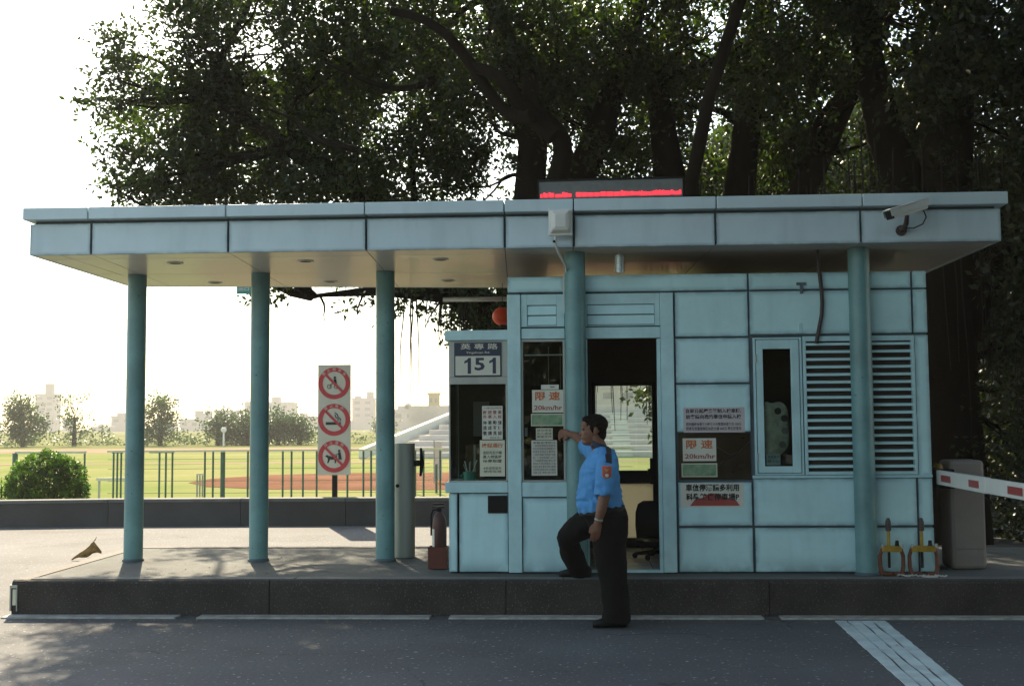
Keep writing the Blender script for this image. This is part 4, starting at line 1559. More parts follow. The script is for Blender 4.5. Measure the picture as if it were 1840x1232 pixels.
# ================================================================== PLANTS
def leaves(name, centers, dens, size, m, parent, rng, up=.3, hole=None, aspect=.5, nl=22, tlen=1.):
    """centers: list (cx,cy,cz,rx,ry,rz). dens: clusters per m2 of projected size."""
    allP, allD = [], []
    for (cx, cy, cz, rx, ry, rz) in centers:
        ncl = max(3, int(dens * (rx * ry + ry * rz + rx * rz) * 1.4))
        u = rng.normal(size=(ncl, 3))
        u /= np.linalg.norm(u, axis=1)[:, None]
        rad = rng.uniform(.15, 1, size=(ncl, 1)) ** .45
        p = u * rad * np.array([rx, ry, rz]) + np.array([cx, cy, cz])
        allP.append(p)
        allD.append(u)
    P = np.concatenate(allP)
    D = np.concatenate(allD)
    if hole:
        keep = np.array([noise.noise(Vector((p[0] * hole[0], p[1] * hole[0] * .35, p[2] * hole[0]))) > hole[1] for p in P])
        P, D = P[keep], D[keep]
    n = len(P)
    # twig direction
    tw = D * .7 + rng.normal(size=(n, 3)) * .5 + np.array([0, 0, up])
    tw /= np.linalg.norm(tw, axis=1)[:, None]
    tl = rng.uniform(3.0, 6.0, size=(n, 1, 1)) * size * tlen
    k = rng.uniform(0, 1, size=(n, nl, 1))
    base = P[:, None, :] + tw[:, None, :] * k * tl + rng.normal(size=(n, nl, 3)) * size * .75 * tlen
    base = base.reshape(-1, 3)
    m_ = len(base)
    d = np.repeat(tw, nl, axis=0) * .6 + rng.normal(size=(m_, 3)) * .7 + np.array([0, 0, -.15])
    d /= np.linalg.norm(d, axis=1)[:, None]
    s = np.cross(d, rng.normal(size=(m_, 3)))
    s /= np.linalg.norm(s, axis=1)[:, None]
    L_ = size * rng.uniform(.7, 1.3, size=(m_, 1))
    W_ = L_ * aspect * .5
    V = np.stack([base, base + d * L_ * .5 + s * W_, base + d * L_, base + d * L_ * .5 - s * W_], axis=1).reshape(-1, 3)
    me = bpy.data.meshes.new(name)
    me.vertices.add(m_ * 4)
    me.vertices.foreach_set('co', V.astype(np.float32).ravel())
    me.loops.add(m_ * 4)
    me.loops.foreach_set('vertex_index', np.arange(m_ * 4, dtype=np.int32))
    me.polygons.add(m_)
    me.polygons.foreach_set('loop_start', np.arange(0, m_ * 4, 4, dtype=np.int32))
    me.polygons.foreach_set('loop_total', np.full(m_, 4, dtype=np.int32))
    me.update(calc_edges=True)
    return put(name, me, m, parent), m_


def limb(mb, p0, p1, r0, r1, rng, wob=.15, seg=7, sag=0):
    p0, p1 = Vector(p0), Vector(p1)
    L_ = (p1 - p0).length
    pts = []
    o1 = Vector(rng.normal(size=3)) * wob * L_ * .25
    o2 = Vector(rng.normal(size=3)) * wob * L_ * .2
    for i in range(seg + 1):
        k = i / seg
        p = p0.lerp(p1, k) + o1 * math.sin(k * PI) + o2 * math.sin(2 * k * PI) + Vector((0, 0, -sag * math.sin(k * PI)))
        pts.append(p)
    mb.tube(pts, [r0 + (r1 - r0) * i / seg for i in range(seg + 1)], 9)
    return pts


NL = 0


def tree(name, label, trunks, blobs, dens, size, m, seed, hole=None, cat='tree', limbs=True, roots=(), group=None, lr=.1, extra_limbs=()):
    global NL
    rng = np.random.default_rng(seed)
    x, y = trunks[0][0][0][:2]
    t = empty(name, (x, y, 0), label, cat, group)
    b = MB()
    tips = []
    for pts, rads in trunks:
        b.tube(pts, rads, 14)
        tips += [Vector(p) for p in pts[1:]]
    if limbs:
        for bl in blobs:
            c = Vector(bl[:3])
            src = min(tips, key=lambda q_: (q_ - c).length + (0 if q_.z < c.z + .6 else 3))
            pts = limb(b, src, c, lr * (.35 + .2 * (c - src).length ** .5), .012, rng)
            for k in range(2):
                a = pts[rng.integers(2, 7)]
                e = c + Vector(rng.normal(size=3)) * .5 * max(bl[3], bl[5])
                limb(b, a, e, .018, .006, rng, seg=4)
    for p0, p1, r0, r1 in extra_limbs:
        limb(b, p0, p1, r0, r1, rng, wob=.25, seg=10)
    auto(b.build('trunk', 'bark', t), 60)
    if roots:
        b = MB()
        for (rx, ry, z1, z0, n_, sp) in roots:
            for i in range(n_):
                xx = rx + rng.normal() * sp
                yy = ry + rng.normal() * sp
                zz = z0 + abs(rng.normal()) * (z1 - z0) * .35
                pts = []
                dx = dy = 0
                for k in range(7):
                    pts.append((xx + dx, yy + dy, z1 + (zz - z1) * k / 6))
                    dx += rng.normal() * .012
                    dy += rng.normal() * .012
                b.tube(pts, [.012 - .0013 * k for k in range(7)], 5)
        b.build('aerial_root', 'root', t)
    o, n = leaves('crown', blobs, dens, size, m, t, rng, hole=hole)
    NL += n
    return t


def PX(px, py, Y_):
    """metres for a point seen at that place at depth Y_ (near enough for placing crown clumps)"""
    return ((px - 1029) / 2100 * Y_, Y_, 1.6 + (764 - (px - 920) * .0072 - py) / 2100 * Y_)


def BL(lst):
    out = []
    for px, py, Y_, rx, rz, ry in lst:
        x, y, z = PX(px, py, Y_)
        out.append((x, y, z, rx, ry, rz))
    return out


A = BL([(225, 75, 16, .45, .32, .5), (185, 120, 15.5, .22, .16, .3), (175, 178, 15.5, .3, .2, .4), (240, 185, 15.5, .4, .28, .5), (300, 50, 16, .8, .6, .8), (320, 130, 16, .9, .55, .9),
        (330, 205, 16, .8, .4, .9), (215, 318, 15, .35, .18, .4), (185, 325, 15, .2, .12, .2), (250, 270, 15.5, .5, .22, .5), (300, 290, 15.5, .7, .35, .6), (330, 345, 15.5, .7, .22, .6), (270, 340, 15.3, .4, .2, .5),
        (430, 60, 16, 1.1, .9, 1.1), (440, 190, 16.5, 1.1, .7, 1.2), (430, 300, 16, .8, .33, .8), (470, 350, 16, .7, .2, .7),
        (580, 40, 16, 1.2, .9, 1.2), (600, 170, 16.5, 1.2, .75, 1.2), (570, 290, 16, .9, .4, 1), (610, 355, 15.5, .8, .25, .8),
        (750, 40, 16, 1.2, 1.0, 1.2), (740, 190, 17, 1.2, .8, 1.2), (740, 310, 16, 1.1, .5, 1.0), (880, 60, 15, 1.1, .9, 1.0), (880, 200, 16.5, 1.3, .9, 1.2), (900, 320, 16.5, 1.1, .55, 1.0),
        (1020, 70, 15, 1.0, .8, 1.0), (1030, 210, 16, 1.1, .8, 1.0), (1060, 330, 17, 1.0, .6, 1.0),
        (515, 525, 15, .28, .12, .3), (575, 528, 15, .35, .16, .3), (640, 525, 15, .5, .2, .4), (720, 520, 15.2, .5, .2, .5), (790, 535, 15.4, .5, .22, .5), (860, 545, 15.6, .5, .3, .5), (885, 590, 16, .3, .2, .3), (960, 470, 17, 1, .8, .6),
        (800, 440, 17.5, 1.2, .7, .7), (640, 460, 17.5, .9, .35, .6)])
A += [(-4.6, 17, 8.6, 1.5, 1.5, .9), (-3, 15.5, 9.3, 1.6, 1.6, 1.0), (-1, 16, 9.6, 1.8, 1.6, 1.1), (1, 15.5, 9.2, 1.6, 1.6, 1.1), (-6.9, 18.2, 6.6, .4, .5, .3), (-6.6, 20, 5.9, .5, .6, .32), (-5.5, 20.5, 6.5, .6, .7, .35), (-4.5, 19.3, 6.9, .8, .8, .5), (-3.8, 20.8, 6.2, .6, .6, .4),
      (-3, 19.5, 7.4, 1.5, 1.4, 1.2), (0, 19, 7.6, 1.5, 1.4, 1.2), (-1.5, 12.5, 8.4, 1.4, 1.2, .8), (1.2, 12.0, 8.0, 1.4, 1.2, .8), (-3.6, 13, 8.2, 1.1, 1.1, .7)]
tree('banyan_tree', 'big spreading banyan on the left whose boughs reach out over the canopy roof',
     [([(-.55, 17, 0), (-.6, 16.9, 1.2), (-.75, 16.7, 2.6), (-.7, 16.4, 3.6), (-.4, 16, 5)], [.55, .42, .38, .36, .3]),
      ([(-.75, 16.7, 2.6), (-2.2, 16, 4.4), (-3.8, 15.6, 5.4), (-5.0, 15.6, 6.2)], [.3, .2, .13, .06]),
      ([(-.7, 16.4, 3.2), (-.5, 15.6, 5.4), (-1.0, 15.0, 7.2), (-2.0, 14.8, 8.4)], [.26, .2, .14, .08]),
      ([(-.7, 16.6, 3.0), (-1.1, 15.8, 3.22), (-1.7, 15.2, 3.33), (-2.5, 15.0, 3.36), (-3.4, 15, 3.30)], [.22, .16, .12, .07, .02]),
      ([(-.6, 16.4, 3.6), (.4, 16, 5.6), (1.0, 15.4, 7.4)], [.28, .2, .1])],
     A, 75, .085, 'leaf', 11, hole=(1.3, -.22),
     roots=[(-1.45, 15.3, 3.3, 2.2, 9, .10), (-2.1, 15.2, 3.3, 2.0, 5, .22), (-1.75, 15.2, 3.3, 2.4, 6, .2), (.5, 15.8, 3.6, 1.45, 12, .16), (.95, 15.8, 3.4, 1.6, 12, .14), (1.15, 15.8, 3.4, 1.3, 6, .1)],
     extra_limbs=[(PX(960, 200, 14), PX(700, 0, 14), .09, .05), (PX(1000, 240, 14.2), PX(860, 110, 14), .11, .07), (PX(780, 130, 14.6), PX(580, 95, 14.6), .05, .02), (PX(640, 260, 14.5), PX(470, 180, 14.5), .05, .015),
                  (PX(1000, 330, 15), PX(960, 120, 14.5), .14, .1)])

B = BL([(1120, 60, 16, 1.1, .8, 1), (1150, 180, 18, 1.1, .9, 1), (1180, 320, 18, .9, .5, .8), (1260, 60, 16, 1.1, .9, 1), (1300, 200, 18, 1.1, .9, 1), (1350, 330, 18, .9, .6, .9),
        (1400, 60, 15, 1.1, .9, 1), (1440, 190, 17, 1.1, .8, 1), (1480, 330, 18, 1.1, .7, .9), (1560, 60, 15, 1.1, .8, 1), (1580, 250, 17, 1.0, .7, .9), (1240, 430, 20, 1.2, .8, .8), (1400, 450, 20, 1.2, .8, .8)])
B += [(2.5, 13, 8.6, 1.7, 1.5, 1.0), (4.5, 13.5, 8.8, 1.8, 1.6, 1.1), (3.5, 16.5, 9.0, 1.8, 1.6, 1.2), (6, 17, 8.6, 1.8, 1.6, 1.3), (2.5, 9.5, 7.6, 1.3, 1.2, .7), (4.6, 9.0, 7.4, 1.5, 1.4, .8), (4.5, 20, 7, 1.8, 1.5, 1.6)]
tree('banyan_tree', 'middle banyan with a pale leaning bough rising behind the LED display',
     [([(2.2, 18, 0), (2.3, 17.9, 2), (2.4, 17.6, 4), (2.6, 17, 6), (2.8, 16.4, 7.6)], [.42, .33, .27, .2, .14]),
      ([(2.3, 17.8, 2.6), (1.5, 16.8, 4.6), (1.2, 16, 6.4)], [.34, .26, .14]),
      ([(2.4, 17.8, 3), (3.6, 17, 5.4), (4.4, 15.6, 7.4)], [.26, .18, .11]),
      ([(1.55, 14.6, 3.9), (1.45, 13.9, 4.5), (1.62, 13.4, 5.4), (1.95, 13.0, 6.4), (2.25, 12.8, 7.4)], [.10, .085, .075, .07, .06])],
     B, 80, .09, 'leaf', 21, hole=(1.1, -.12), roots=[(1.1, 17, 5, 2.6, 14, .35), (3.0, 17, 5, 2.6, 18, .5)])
Cc = BL([(1640, 50, 15, 1.0, .9, 1), (1760, 60, 14, 1.1, 1.0, 1), (1680, 190, 17, 1.1, .9, 1), (1800, 230, 15, 1.0, .9, 1), (1650, 330, 17, 1.1, .8, 1), (1780, 380, 15.5, 1.0, .8, 1), (1730, 500, 17, 1.1, .8, .8), (1830, 560, 15.5, .9, .9, .8),
         (1720, 640, 17.5, 1.0, .8, .8), (1860, 700, 15.5, 1.0, .9, .8), (1740, 780, 17.5, 1.1, .9, .8), (1880, 860, 15, 1.0, .8, .8), (1760, 900, 17, 1.2, .8, .8), (1560, 430, 19, 1.2, .9, .8), (1950, 400, 14, 1.2, 1.6, 1.2), (1950, 150, 14, 1.3, 1.6, 1.2)])
Cc += [(7.2, 14, 8, 1.8, 1.8, 1.4), (8.5, 12.5, 6.4, 1.8, 1.8, 1.6), (7.5, 10.5, 7.2, 1.6, 1.5, 1.0)]
tree('banyan_tree', 'dark banyan with thick trunk standing right of the booth behind the boom barrier',
     [([(4.9, 15.5, 0), (4.85, 15.4, 2), (4.8, 15.2, 4), (4.9, 15, 6), (5.3, 14.6, 8)], [.48, .38, .34, .28, .18]),
      ([(4.85, 15.4, 2.4), (5.8, 15, 4.6), (6.8, 14.4, 6.4)], [.26, .2, .12]),
      ([(4.8, 15.3, 3.6), (4.2, 15.6, 5.4), (3.8, 15.2, 7)], [.3, .24, .16])],
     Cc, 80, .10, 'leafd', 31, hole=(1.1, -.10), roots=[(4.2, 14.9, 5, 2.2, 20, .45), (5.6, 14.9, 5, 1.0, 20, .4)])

# dense backing trees beyond, on the right
for i, (x, y, h, rx, lab) in enumerate(((5.0, 27, 6.2, 2.4, 'dark broad tree far behind the louvred window'), (7.8, 25, 7.5, 2.8, 'dark broad tree behind the boom barrier cabinet'),
                                        (12.5, 23, 8, 3.2, 'dark broad tree at the right edge of the photo'), (5.8, 31, 9, 3.2, 'tallest dark tree behind the right banyan'))):
    bl = []
    rg = np.random.default_rng(50 + i)
    for k in range(16):
        a = rg.uniform(0, 6.28)
        z = rg.uniform(.6 if x > 4 else 3.4, h)
        rr_ = rx * (.7 if z > h * .8 else 1)
        bl.append((x + rr_ * .75 * math.cos(a), y + rr_ * .5 * math.sin(a), z, 1.3, 1.1, 1.0))
    tree('broad_tree', lab, [([(x, y, 0), (x, y, h * .4), (x + .2, y, h * .8)], [.25, .2, .1])], bl, 34, .17, 'leafd', 60 + i, group='dark trees behind the booth')

# unseen trees added on the camera's side to darken road and booth front
ob_ = [(3.5, 4.5, 8.2, 2.4, 2.2, 1.0), (6.5, 5.0, 8.0, 2.4, 2.2, 1.1), (9.5, 4.0, 7.6, 2.4, 2.4, 1.2), (1.5, 2.0, 8.8, 2.0, 2.0, .9), (4.5, 1.0, 8.8, 2.6, 2.4, 1.1), (8, .5, 8.4, 2.6, 2.4, 1.2),
       (2.4, 7.2, 7.2, 1.6, 1.5, .7), (4.8, 7.6, 7.0, 1.8, 1.5, .8), (7.2, 7.6, 6.8, 1.8, 1.6, .9), (.2, 5.0, 8.2, 1.7, 1.7, .8), (0, 8.0, 7.6, 1.3, 1.3, .6),
       (3, -3, 9.0, 2.6, 2.4, 1.1), (6.5, -3.5, 8.8, 2.6, 2.4, 1.2), (10, -3, 7.6, 2.6, 2.4, 1.4), (-.5, -1, 9.2, 2.0, 2.0, .9), (12, 2, 6.5, 2.2, 2.4, 1.6)]
tree('unseen_shade_tree', 'unseen broad tree added so its crown shades the road nearest the camera',
     [([(7.5, -2.5, 0), (7.4, -2.4, 2.5), (7.0, -2, 4.6), (6.6, -1.6, 6.6)], [.5, .42, .34, .22])], ob_, 26, .2, 'leafd', 91)
for i, (x, y, h, lab) in enumerate(((8.2, 4.0, 6.5, 'unseen low branched tree added on the near side to darken the right'), (-2.5, -14, 6, 'unseen dense tree added straight behind the camera to darken window reflections'), (3.5, -13, 6, 'unseen dense tree added behind the camera across the road to darken window reflections'))):  # out of view, added to block sky light and bright window reflections
    bl = []
    rg = np.random.default_rng(150 + i)
    for k in range(14):
        a = rg.uniform(0, 6.28)
        bl.append((x + 2.6 * math.cos(a), y + 1.6 * math.sin(a), rg.uniform(1.4, h), 1.6, 1.4, 1.3))
    tree('unseen_shade_tree', lab, [([(x, y, 0), (x, y, h * .4), (x + .2, y, h * .8)], [.35, .28, .14])], bl, 16, .3, 'leafd', 160 + i)

# round clipped bush
t = empty('round_bush', (-9.6, 21, 0), 'clipped round green bush above the low wall at the left edge', 'bush')
rng = np.random.default_rng(4)
u = rng.normal(size=(2600, 3))
u /= np.linalg.norm(u, axis=1)[:, None]
cen = []
b = MB()
for k in range(14):
    a = rng.uniform(0, 6.28)
    b.tube([(-9.6, 21, 0), (-9.6 + .3 * math.cos(a), 21 + .3 * math.sin(a), .4), (-9.6 + .55 * math.cos(a), 21 + .5 * math.sin(a), .85)], [.02, .015, .006], 6)
b.build('stem', 'bark', t)
bl = []
for q2 in u[:480]:
    f = .78 * (1 + .06 * rng.normal())
    z = .55 + q2[2] * .66 * f / .78
    if z < .1:
        continue
    sx = .66
    bl.append((-9.6 + q2[0] * sx, 21 + q2[1] * .60, .50 + q2[2] * .60, .07, .07, .07))
bl += [(-9.6, 21, .5, .58, .52, .48)] * 4
o, n = leaves('foliage', bl, 110, .04, 'leafb', t, rng, up=.5, tlen=.42)
NL += n
t = empty('small_bush', (-10.9, 22, 0), 'small green bush cut off by the left edge of the photo', 'bush')
MB().tube([(-10.95, 22, 0), (-10.95, 22, .5)], .02, 6).build('stem', 'bark', t)
o, n = leaves('foliage', [(-11.25, 22, .42, .22, .22, .2)] * 4, 60, .05, 'leafb', t, rng, up=.5)

# far trees along the field edge
def fartree(label, px, pyt, pyb, wpx, Y_, seed, open_=False, trunk=True):
    rg = np.random.default_rng(seed)
    x = FX(px, Y_)
    zt = 1.6 + (767 - pyt) / 2100 * Y_
    hw = wpx / 2 / 2100 * Y_
    bl = []
    for k in range(18 if not open_ else 14):
        a = rg.uniform(-1, 1)
        zz = rg.uniform(.25, 1)
        lim = math.sqrt(max(.05, 1 - (zz - .45) ** 2 / .36))
        r = rg.uniform(.16, .3) * hw * (.75 if open_ else 1.15)
        bl.append((x + a * hw * lim * .8, Y_ + rg.uniform(-1, 1) * hw * .6, zt * zz - r * .6, r, r, r * .8))
    tree('field_tree', label, [([(x, Y_, 0), (x, Y_, zt * .3), (x, Y_, zt * .6)], [.22, .18, .1])], bl, 16 if not open_ else 9, .26, 'leaff', seed, group='trees along the far side of the field', lr=.06)


fartree('leftmost hazy tree in front of the tall tower', 22, 718, 800, 66, 105, 71)
fartree('open crowned hazy tree right of the tall tower', 118, 712, 800, 62, 105, 72, True)
fartree('hazy tree partly hidden by the first column', 278, 716, 800, 62, 105, 73)
fartree('round dark tree left of the second column', 385, 750, 800, 52, 105, 74)
fartree('dark tree just behind the second column', 440, 748, 800, 60, 105, 75)
fartree('round dark tree right of the second column', 495, 748, 800, 62, 105, 76)
fartree('small round tree at the left of the prohibition sign', 534, 756, 800, 44, 105, 77)
fartree('small hazy tree behind the roofed house', 690, 757, 790, 34, 150, 78)
fartree('small green tree beside the ticket bay under the ochre tower', 798, 756, 790, 26, 120, 79)
# low hedge strip
rng = np.random.default_rng(8)
bl = [(x, 112 + rng.normal(), .1, 1.6, 1.0, .15 + rng.uniform(0, .25)) for x in np.arange(-62, 14, 1.6)]
t, n = leaves('far_hedge', bl, 2.6, .3, 'leaff', None, rng)
setp(t, kind='stuff')
t['label'] = 'low strip of hazy shrubs along the far edge of the field'
print('LEAVES', NL)

# fallen leaves and grit
rng = np.random.default_rng(77)
b = MB()
for i in range(420):
    m_ = rng.random()
    if m_ < .45:
        x, y, z = rng.uniform(-4.8, 5), 9.78 - abs(rng.normal()) * .12, .006
    elif m_ < .7:
        x, y, z = rng.uniform(-4.6, 4.5), rng.uniform(10.15, 12.5), .301
        if x > -1.2 and y > 10.35:
            continue
    else:
        x, y, z = rng.uniform(-8, 4), rng.uniform(5, 9.6), .006
    a, L_ = rng.uniform(0, 6.28), rng.uniform(.012, .035)
    dx, dy = math.cos(a) * L_, math.sin(a) * L_
    b.add([(x, y, z), (x + dx * .5 - dy * .3, y + dy * .5 + dx * .3, z + .006), (x + dx, y + dy, z + .003), (x + dx * .5 + dy * .3, y + dy * .5 - dx * .3, z + .002)], [(0, 3, 2, 1)])
o = b.build('leaf_litter', 'dryleaf')
setp(o, kind='stuff')
o['label'] = 'scattered small fallen leaves on the road edge and island'

# ================================================================== OFFICER
def remesh(mb, name, m, parent, vox=.006, smooth=4, fac=.5, disp=None):
    me = mb.mesh(name)
    o = bpy.data.objects.new('tmp', me)
    C.objects.link(o)
    r = o.modifiers.new('r', 'REMESH')
    r.mode = 'VOXEL'
    r.voxel_size = vox
    s = o.modifiers.new('s', 'SMOOTH')
    s.factor = fac
    s.iterations = smooth
    dg = bpy.context.evaluated_depsgraph_get()
    dg.update()
    me2 = bpy.data.meshes.new_from_object(o.evaluated_get(dg))
    bpy.data.objects.remove(o)
    if disp:
        me2.update()
        nv = len(me2.vertices)
        co = np.empty(nv * 3, np.float32)
        me2.vertices.foreach_get('co', co)
        co = co.reshape(-1, 3)
        no = np.empty(nv * 3, np.float32)
        me2.vertex_normals.foreach_get('vector', no)
        no = no.reshape(-1, 3)
        for i in range(nv):
            co[i] += no[i] * disp(co[i])
        me2.vertices.foreach_set('co', co.ravel())
        me2.update()
    return put(name, me2, m, parent, smooth=True)


pt = empty('person', (.30, 9.6, 0), 'person in blue short sleeved uniform shirt and black trousers with one foot on the kerb', 'person')
NY, FY = 9.36, 9.72           # near and far sides of the shoulders
body = MB()
# torso core (inside the shirt)
body.loft([((.25, 9.54, .80), (.13, 0, 0), (0, .15, 0)), ((.235, 9.54, .95), (.14, 0, 0), (0, .15, 0)), ((.215, 9.54, 1.10), (.13, 0, 0), (0, .15, 0)), ((.225, 9.54, 1.28), (.115, 0, 0), (0, .165, 0)),
           ((.235, 9.54, 1.38), (.08, 0, 0), (0, .15, 0)), ((.235, 9.54, 1.42), (.05, 0, 0), (0, .08, 0))], 28)
# neck
body.capsule([(.235, 9.54, 1.35), (.205, 9.54, 1.43), (.175, 9.54, 1.50)], [.068, .062, .060])
# head, facing -X and turned a touch to the camera
hr = Matrix.Rotation(R(6), 3, 'Z')
HC = Vector((.155, 9.54, 1.555))


def H(x, y, z):
    return HC + hr @ Vector((x, y, z))


body.ball(H(.018, 0, .035), .098, .076, .088, rot=hr)
body.ball(H(-.022, 0, -.03), .068, .062, .092, rot=hr)
body.ball(H(-.045, 0, -.092), .040, .040, .030, rot=hr)        # chin
body.ball(H(-.012, 0, -.075), .060, .056, .042, rot=hr)        # jaw
body.ball(H(-.055, 0, .045), .034, .052, .040, rot=hr)          # forehead
body.ball(H(-.076, 0, .017), .014, .046, .011, n=10, rot=hr)     # brow
body.loft([(H(-.078, 0, .006), (.008, 0, 0), (0, .008, 0)), (H(-.092, 0, -.018), (.011, 0, 0), (0, .013, 0)), (H(-.097, 0, -.033), (.011, 0, 0), (0, .018, 0)), (H(-.086, 0, -.043), (.010, 0, 0), (0, .014, 0))], 14)
body.ball(H(-.083, 0, -.056), .010, .024, .006, n=8, rot=hr)
body.ball(H(-.081, 0, -.068), .010, .021, .006, n=8, rot=hr)
for s in (-1, 1):
    body.ball(H(-.052, s * .034, -.018), .026, .024, .026, n=10, rot=hr)   # cheeks
    body.ball(H(.018, s * .077, -.002), .018, .010, .031, n=10, rot=hr)    # ears
# near arm
body.capsule([(.268, 9.40, 1.31), (.262, 9.345, 1.20), (.245, 9.32, 1.06), (.238, 9.32, 1.02)], [.058, .054, .049, .046])
body.capsule([(.238, 9.32, 1.03), (.215, 9.315, .93), (.188, 9.32, .835)], [.047, .042, .028])
# near hand, relaxed
body.loft([((.187, 9.32, .84), (.028, 0, 0), (0, .018, 0)), ((.180, 9.32, .80), (.038, 0, 0), (0, .017, 0)), ((.172, 9.322, .762), (.042, 0, 0), (0, .016, 0)), ((.170, 9.324, .748), (.038, 0, 0), (0, .013, 0))], 16)
for dx, L_, c in ((-.030, .062, .4), (-.010, .072, .35), (.011, .067, .35), (.030, .052, .3)):
    q0 = Vector((.171 + dx, 9.322, .752))
    body.capsule([q0, q0 + Vector((-.004, .010, -.45 * L_)), q0 + Vector((-.010, .026, -.85 * L_)), q0 + Vector((-.014, .04, -1.0 * L_))], [.0095, .009, .0085, .0075], 10)
body.capsule([(.150, 9.318, .808), (.130, 9.325, .785), (.122, 9.332, .755)], [.013, .011, .009], 10)
# far arm reaching to the window
body.capsule([(.20, 9.70, 1.37), (.14, 9.80, 1.41), (.082, 9.97, 1.462)], [.060, .054, .045])
body.capsule([(.082, 9.97, 1.462), (.035, 10.10, 1.50), (-.022, 10.215, 1.520)], [.045, .040, .028])
w0, d0 = Vector((-.022, 10.215, 1.520)), Vector((-.60, .74, .06)).normalized()
s0 = Vector((0, 0, 1))
n0 = d0.cross(s0).normalized()
body.loft([(w0, s0 * .026, n0 * .018), (w0 + d0 * .04, s0 * .036, n0 * .019), (w0 + d0 * .08, s0 * .042, n0 * .018), (w0 + d0 * .098, s0 * .038, n0 * .014)], 16)
kn = w0 + d0 * .094
for dz, L_ in ((.030, .058), (.010, .066), (-.011, .062), (-.030, .048)):
    q0 = kn + s0 * dz
    e1 = q0 + d0 * L_ * .5 + Vector((-.01, .002, -.006))
    e2 = e1 + Vector((-.014, .012, -.022)) * (L_ / .06)
    e3 = e2 + Vector((.004, .012, -.016)) * (L_ / .06)
    body.capsule([q0, e1, e2, e3], [.0098, .009, .0085, .0078], 10)
body.capsule([w0 + d0 * .035 - s0 * .028, w0 + d0 * .06 - s0 * .048 - n0 * .01, w0 + d0 * .088 - s0 * .052 - n0 * .012], [.012, .011, .009], 10)
# legs inside the trousers
body.capsule([(.29, 9.45, .86), (.31, 9.43, .50), (.335, 9.42, .10)], [.085, .06, .04])
body.capsule([(.25, 9.64, .86), (.06, 9.76, .74), (-.07, 9.90, .645)], [.085, .075, .06])
body.capsule([(-.07, 9.90, .645), (-.03, 10.0, .50), (.03, 10.08, .38)], [.06, .05, .04])
bo = remesh(body, 'body', 'skin', pt, .0048, 3, .5)
# eyes and lips
for s in (-1, 1):
    MB().ball(H(-.072, s * .031, .004), .0095, .0115, .0075, n=10, rot=hr).build('eye', 'ink', pt, smooth=True)
# hair
hair = MB()
hair.ball(H(.028, 0, .050), .103, .084, .085, rot=hr)
hair.ball(H(-.030, 0, .086), .050, .062, .034, rot=hr)
hair.ball(H(.066, 0, -.012), .052, .064, .082, rot=hr)
for s in (-1, 1):
    hair.ball(H(.002, s * .070, .022), .028, .012, .040, n=10, rot=hr)
remesh(hair, 'hair', 'hair', pt, .005, 3, .5, lambda c: .004 * noise.noise((c[0] * 90, c[1] * 90, c[2] * 90)))

# shirt
sh = MB()
sh.loft([((.215, 9.54, .915), (.185, 0, .028), (0, .178, 0)), ((.210, 9.54, .96), (.190, 0, .024), (0, .183, 0)), ((.205, 9.54, 1.03), (.183, 0, .01), (0, .182, 0)), ((.205, 9.54, 1.12), (.172, 0, 0), (0, .182, 0)),
         ((.212, 9.54, 1.22), (.158, 0, 0), (0, .190, 0)), ((.225, 9.54, 1.30), (.142, 0, 0), (0, .200, 0)), ((.238, 9.54, 1.365), (.105, 0, 0), (0, .190, 0)), ((.243, 9.54, 1.40), (.085, 0, 0), (0, .13, 0)),
         ((.240, 9.54, 1.425), (.072, 0, -.015), (0, .082, 0))], 36)
sh.loft([((.272, 9.40, 1.375), (.055, 0, .0), (0, .05, .02)), ((.272, 9.365, 1.345), (.074, 0, .0), (0, .062, .03)), ((.262, 9.335, 1.25), (.078, 0, .0), (0, .068, 0)), ((.248, 9.318, 1.14), (.077, 0, 0), (0, .070, 0)), ((.240, 9.315, 1.058), (.075, 0, .002), (0, .068, 0)), ((.239, 9.315, 1.048), (.070, 0, .002), (0, .063, 0))], 24)
dirf = (Vector((.10, 9.90, 1.45)) - Vector((.20, 9.70, 1.37))).normalized()
a1 = dirf.cross(Vector((0, 0, 1))).normalized()
a2 = a1.cross(dirf)
sh.loft([(Vector((.215, 9.66, 1.34)), a1 * .075, a2 * .075), (Vector((.16, 9.76, 1.385)), a1 * .078, a2 * .076), (Vector((.115, 9.87, 1.425)), a1 * .074, a2 * .072), (Vector((.105, 9.885, 1.43)), a1 * .068, a2 * .066)], 24)


def wr(c):
    x, y, z = float(c[0]), float(c[1]), float(c[2])
    v = .011 * noise.noise((x * 9 + z * 5, y * 8, z * 11 - x * 6)) + .008 * noise.noise((x * 22 + z * 14, y * 18, z * 20 - x * 12))
    v += .006 * math.sin((z * 1.2 + x * .9 + .3 * noise.noise((x * 5, y * 5, z * 5))) * 55) * max(0, 1 - abs(z - .99) / .16)
    return v


shirt = remesh(sh, 'shirt', 'shirt', pt, .007, 4, .5, wr)
# collar
b = MB()
for i in range(20):
    pass
b.loft([((.236, 9.54, 1.395), (.090, 0, -.018), (0, .092, 0)), ((.222, 9.54, 1.425), (.082, 0, -.024), (0, .080, 0)), ((.210, 9.54, 1.452), (.077, 0, -.028), (0, .076, 0))], 28, cap=False)
co_ = b.build('collar', mat('dark_collar', (.02, .03, .05), .8, .1), pt, smooth=True)
sm = co_.modifiers.new('s', 'SOLIDIFY')
sm.thickness = .005
# conforming patches
sme = shirt.data
off = ORG[shirt.name]
bv = BVHTree.FromPolygons([v.co + off for v in sme.vertices], [tuple(p.vertices) for p in sme.polygons])


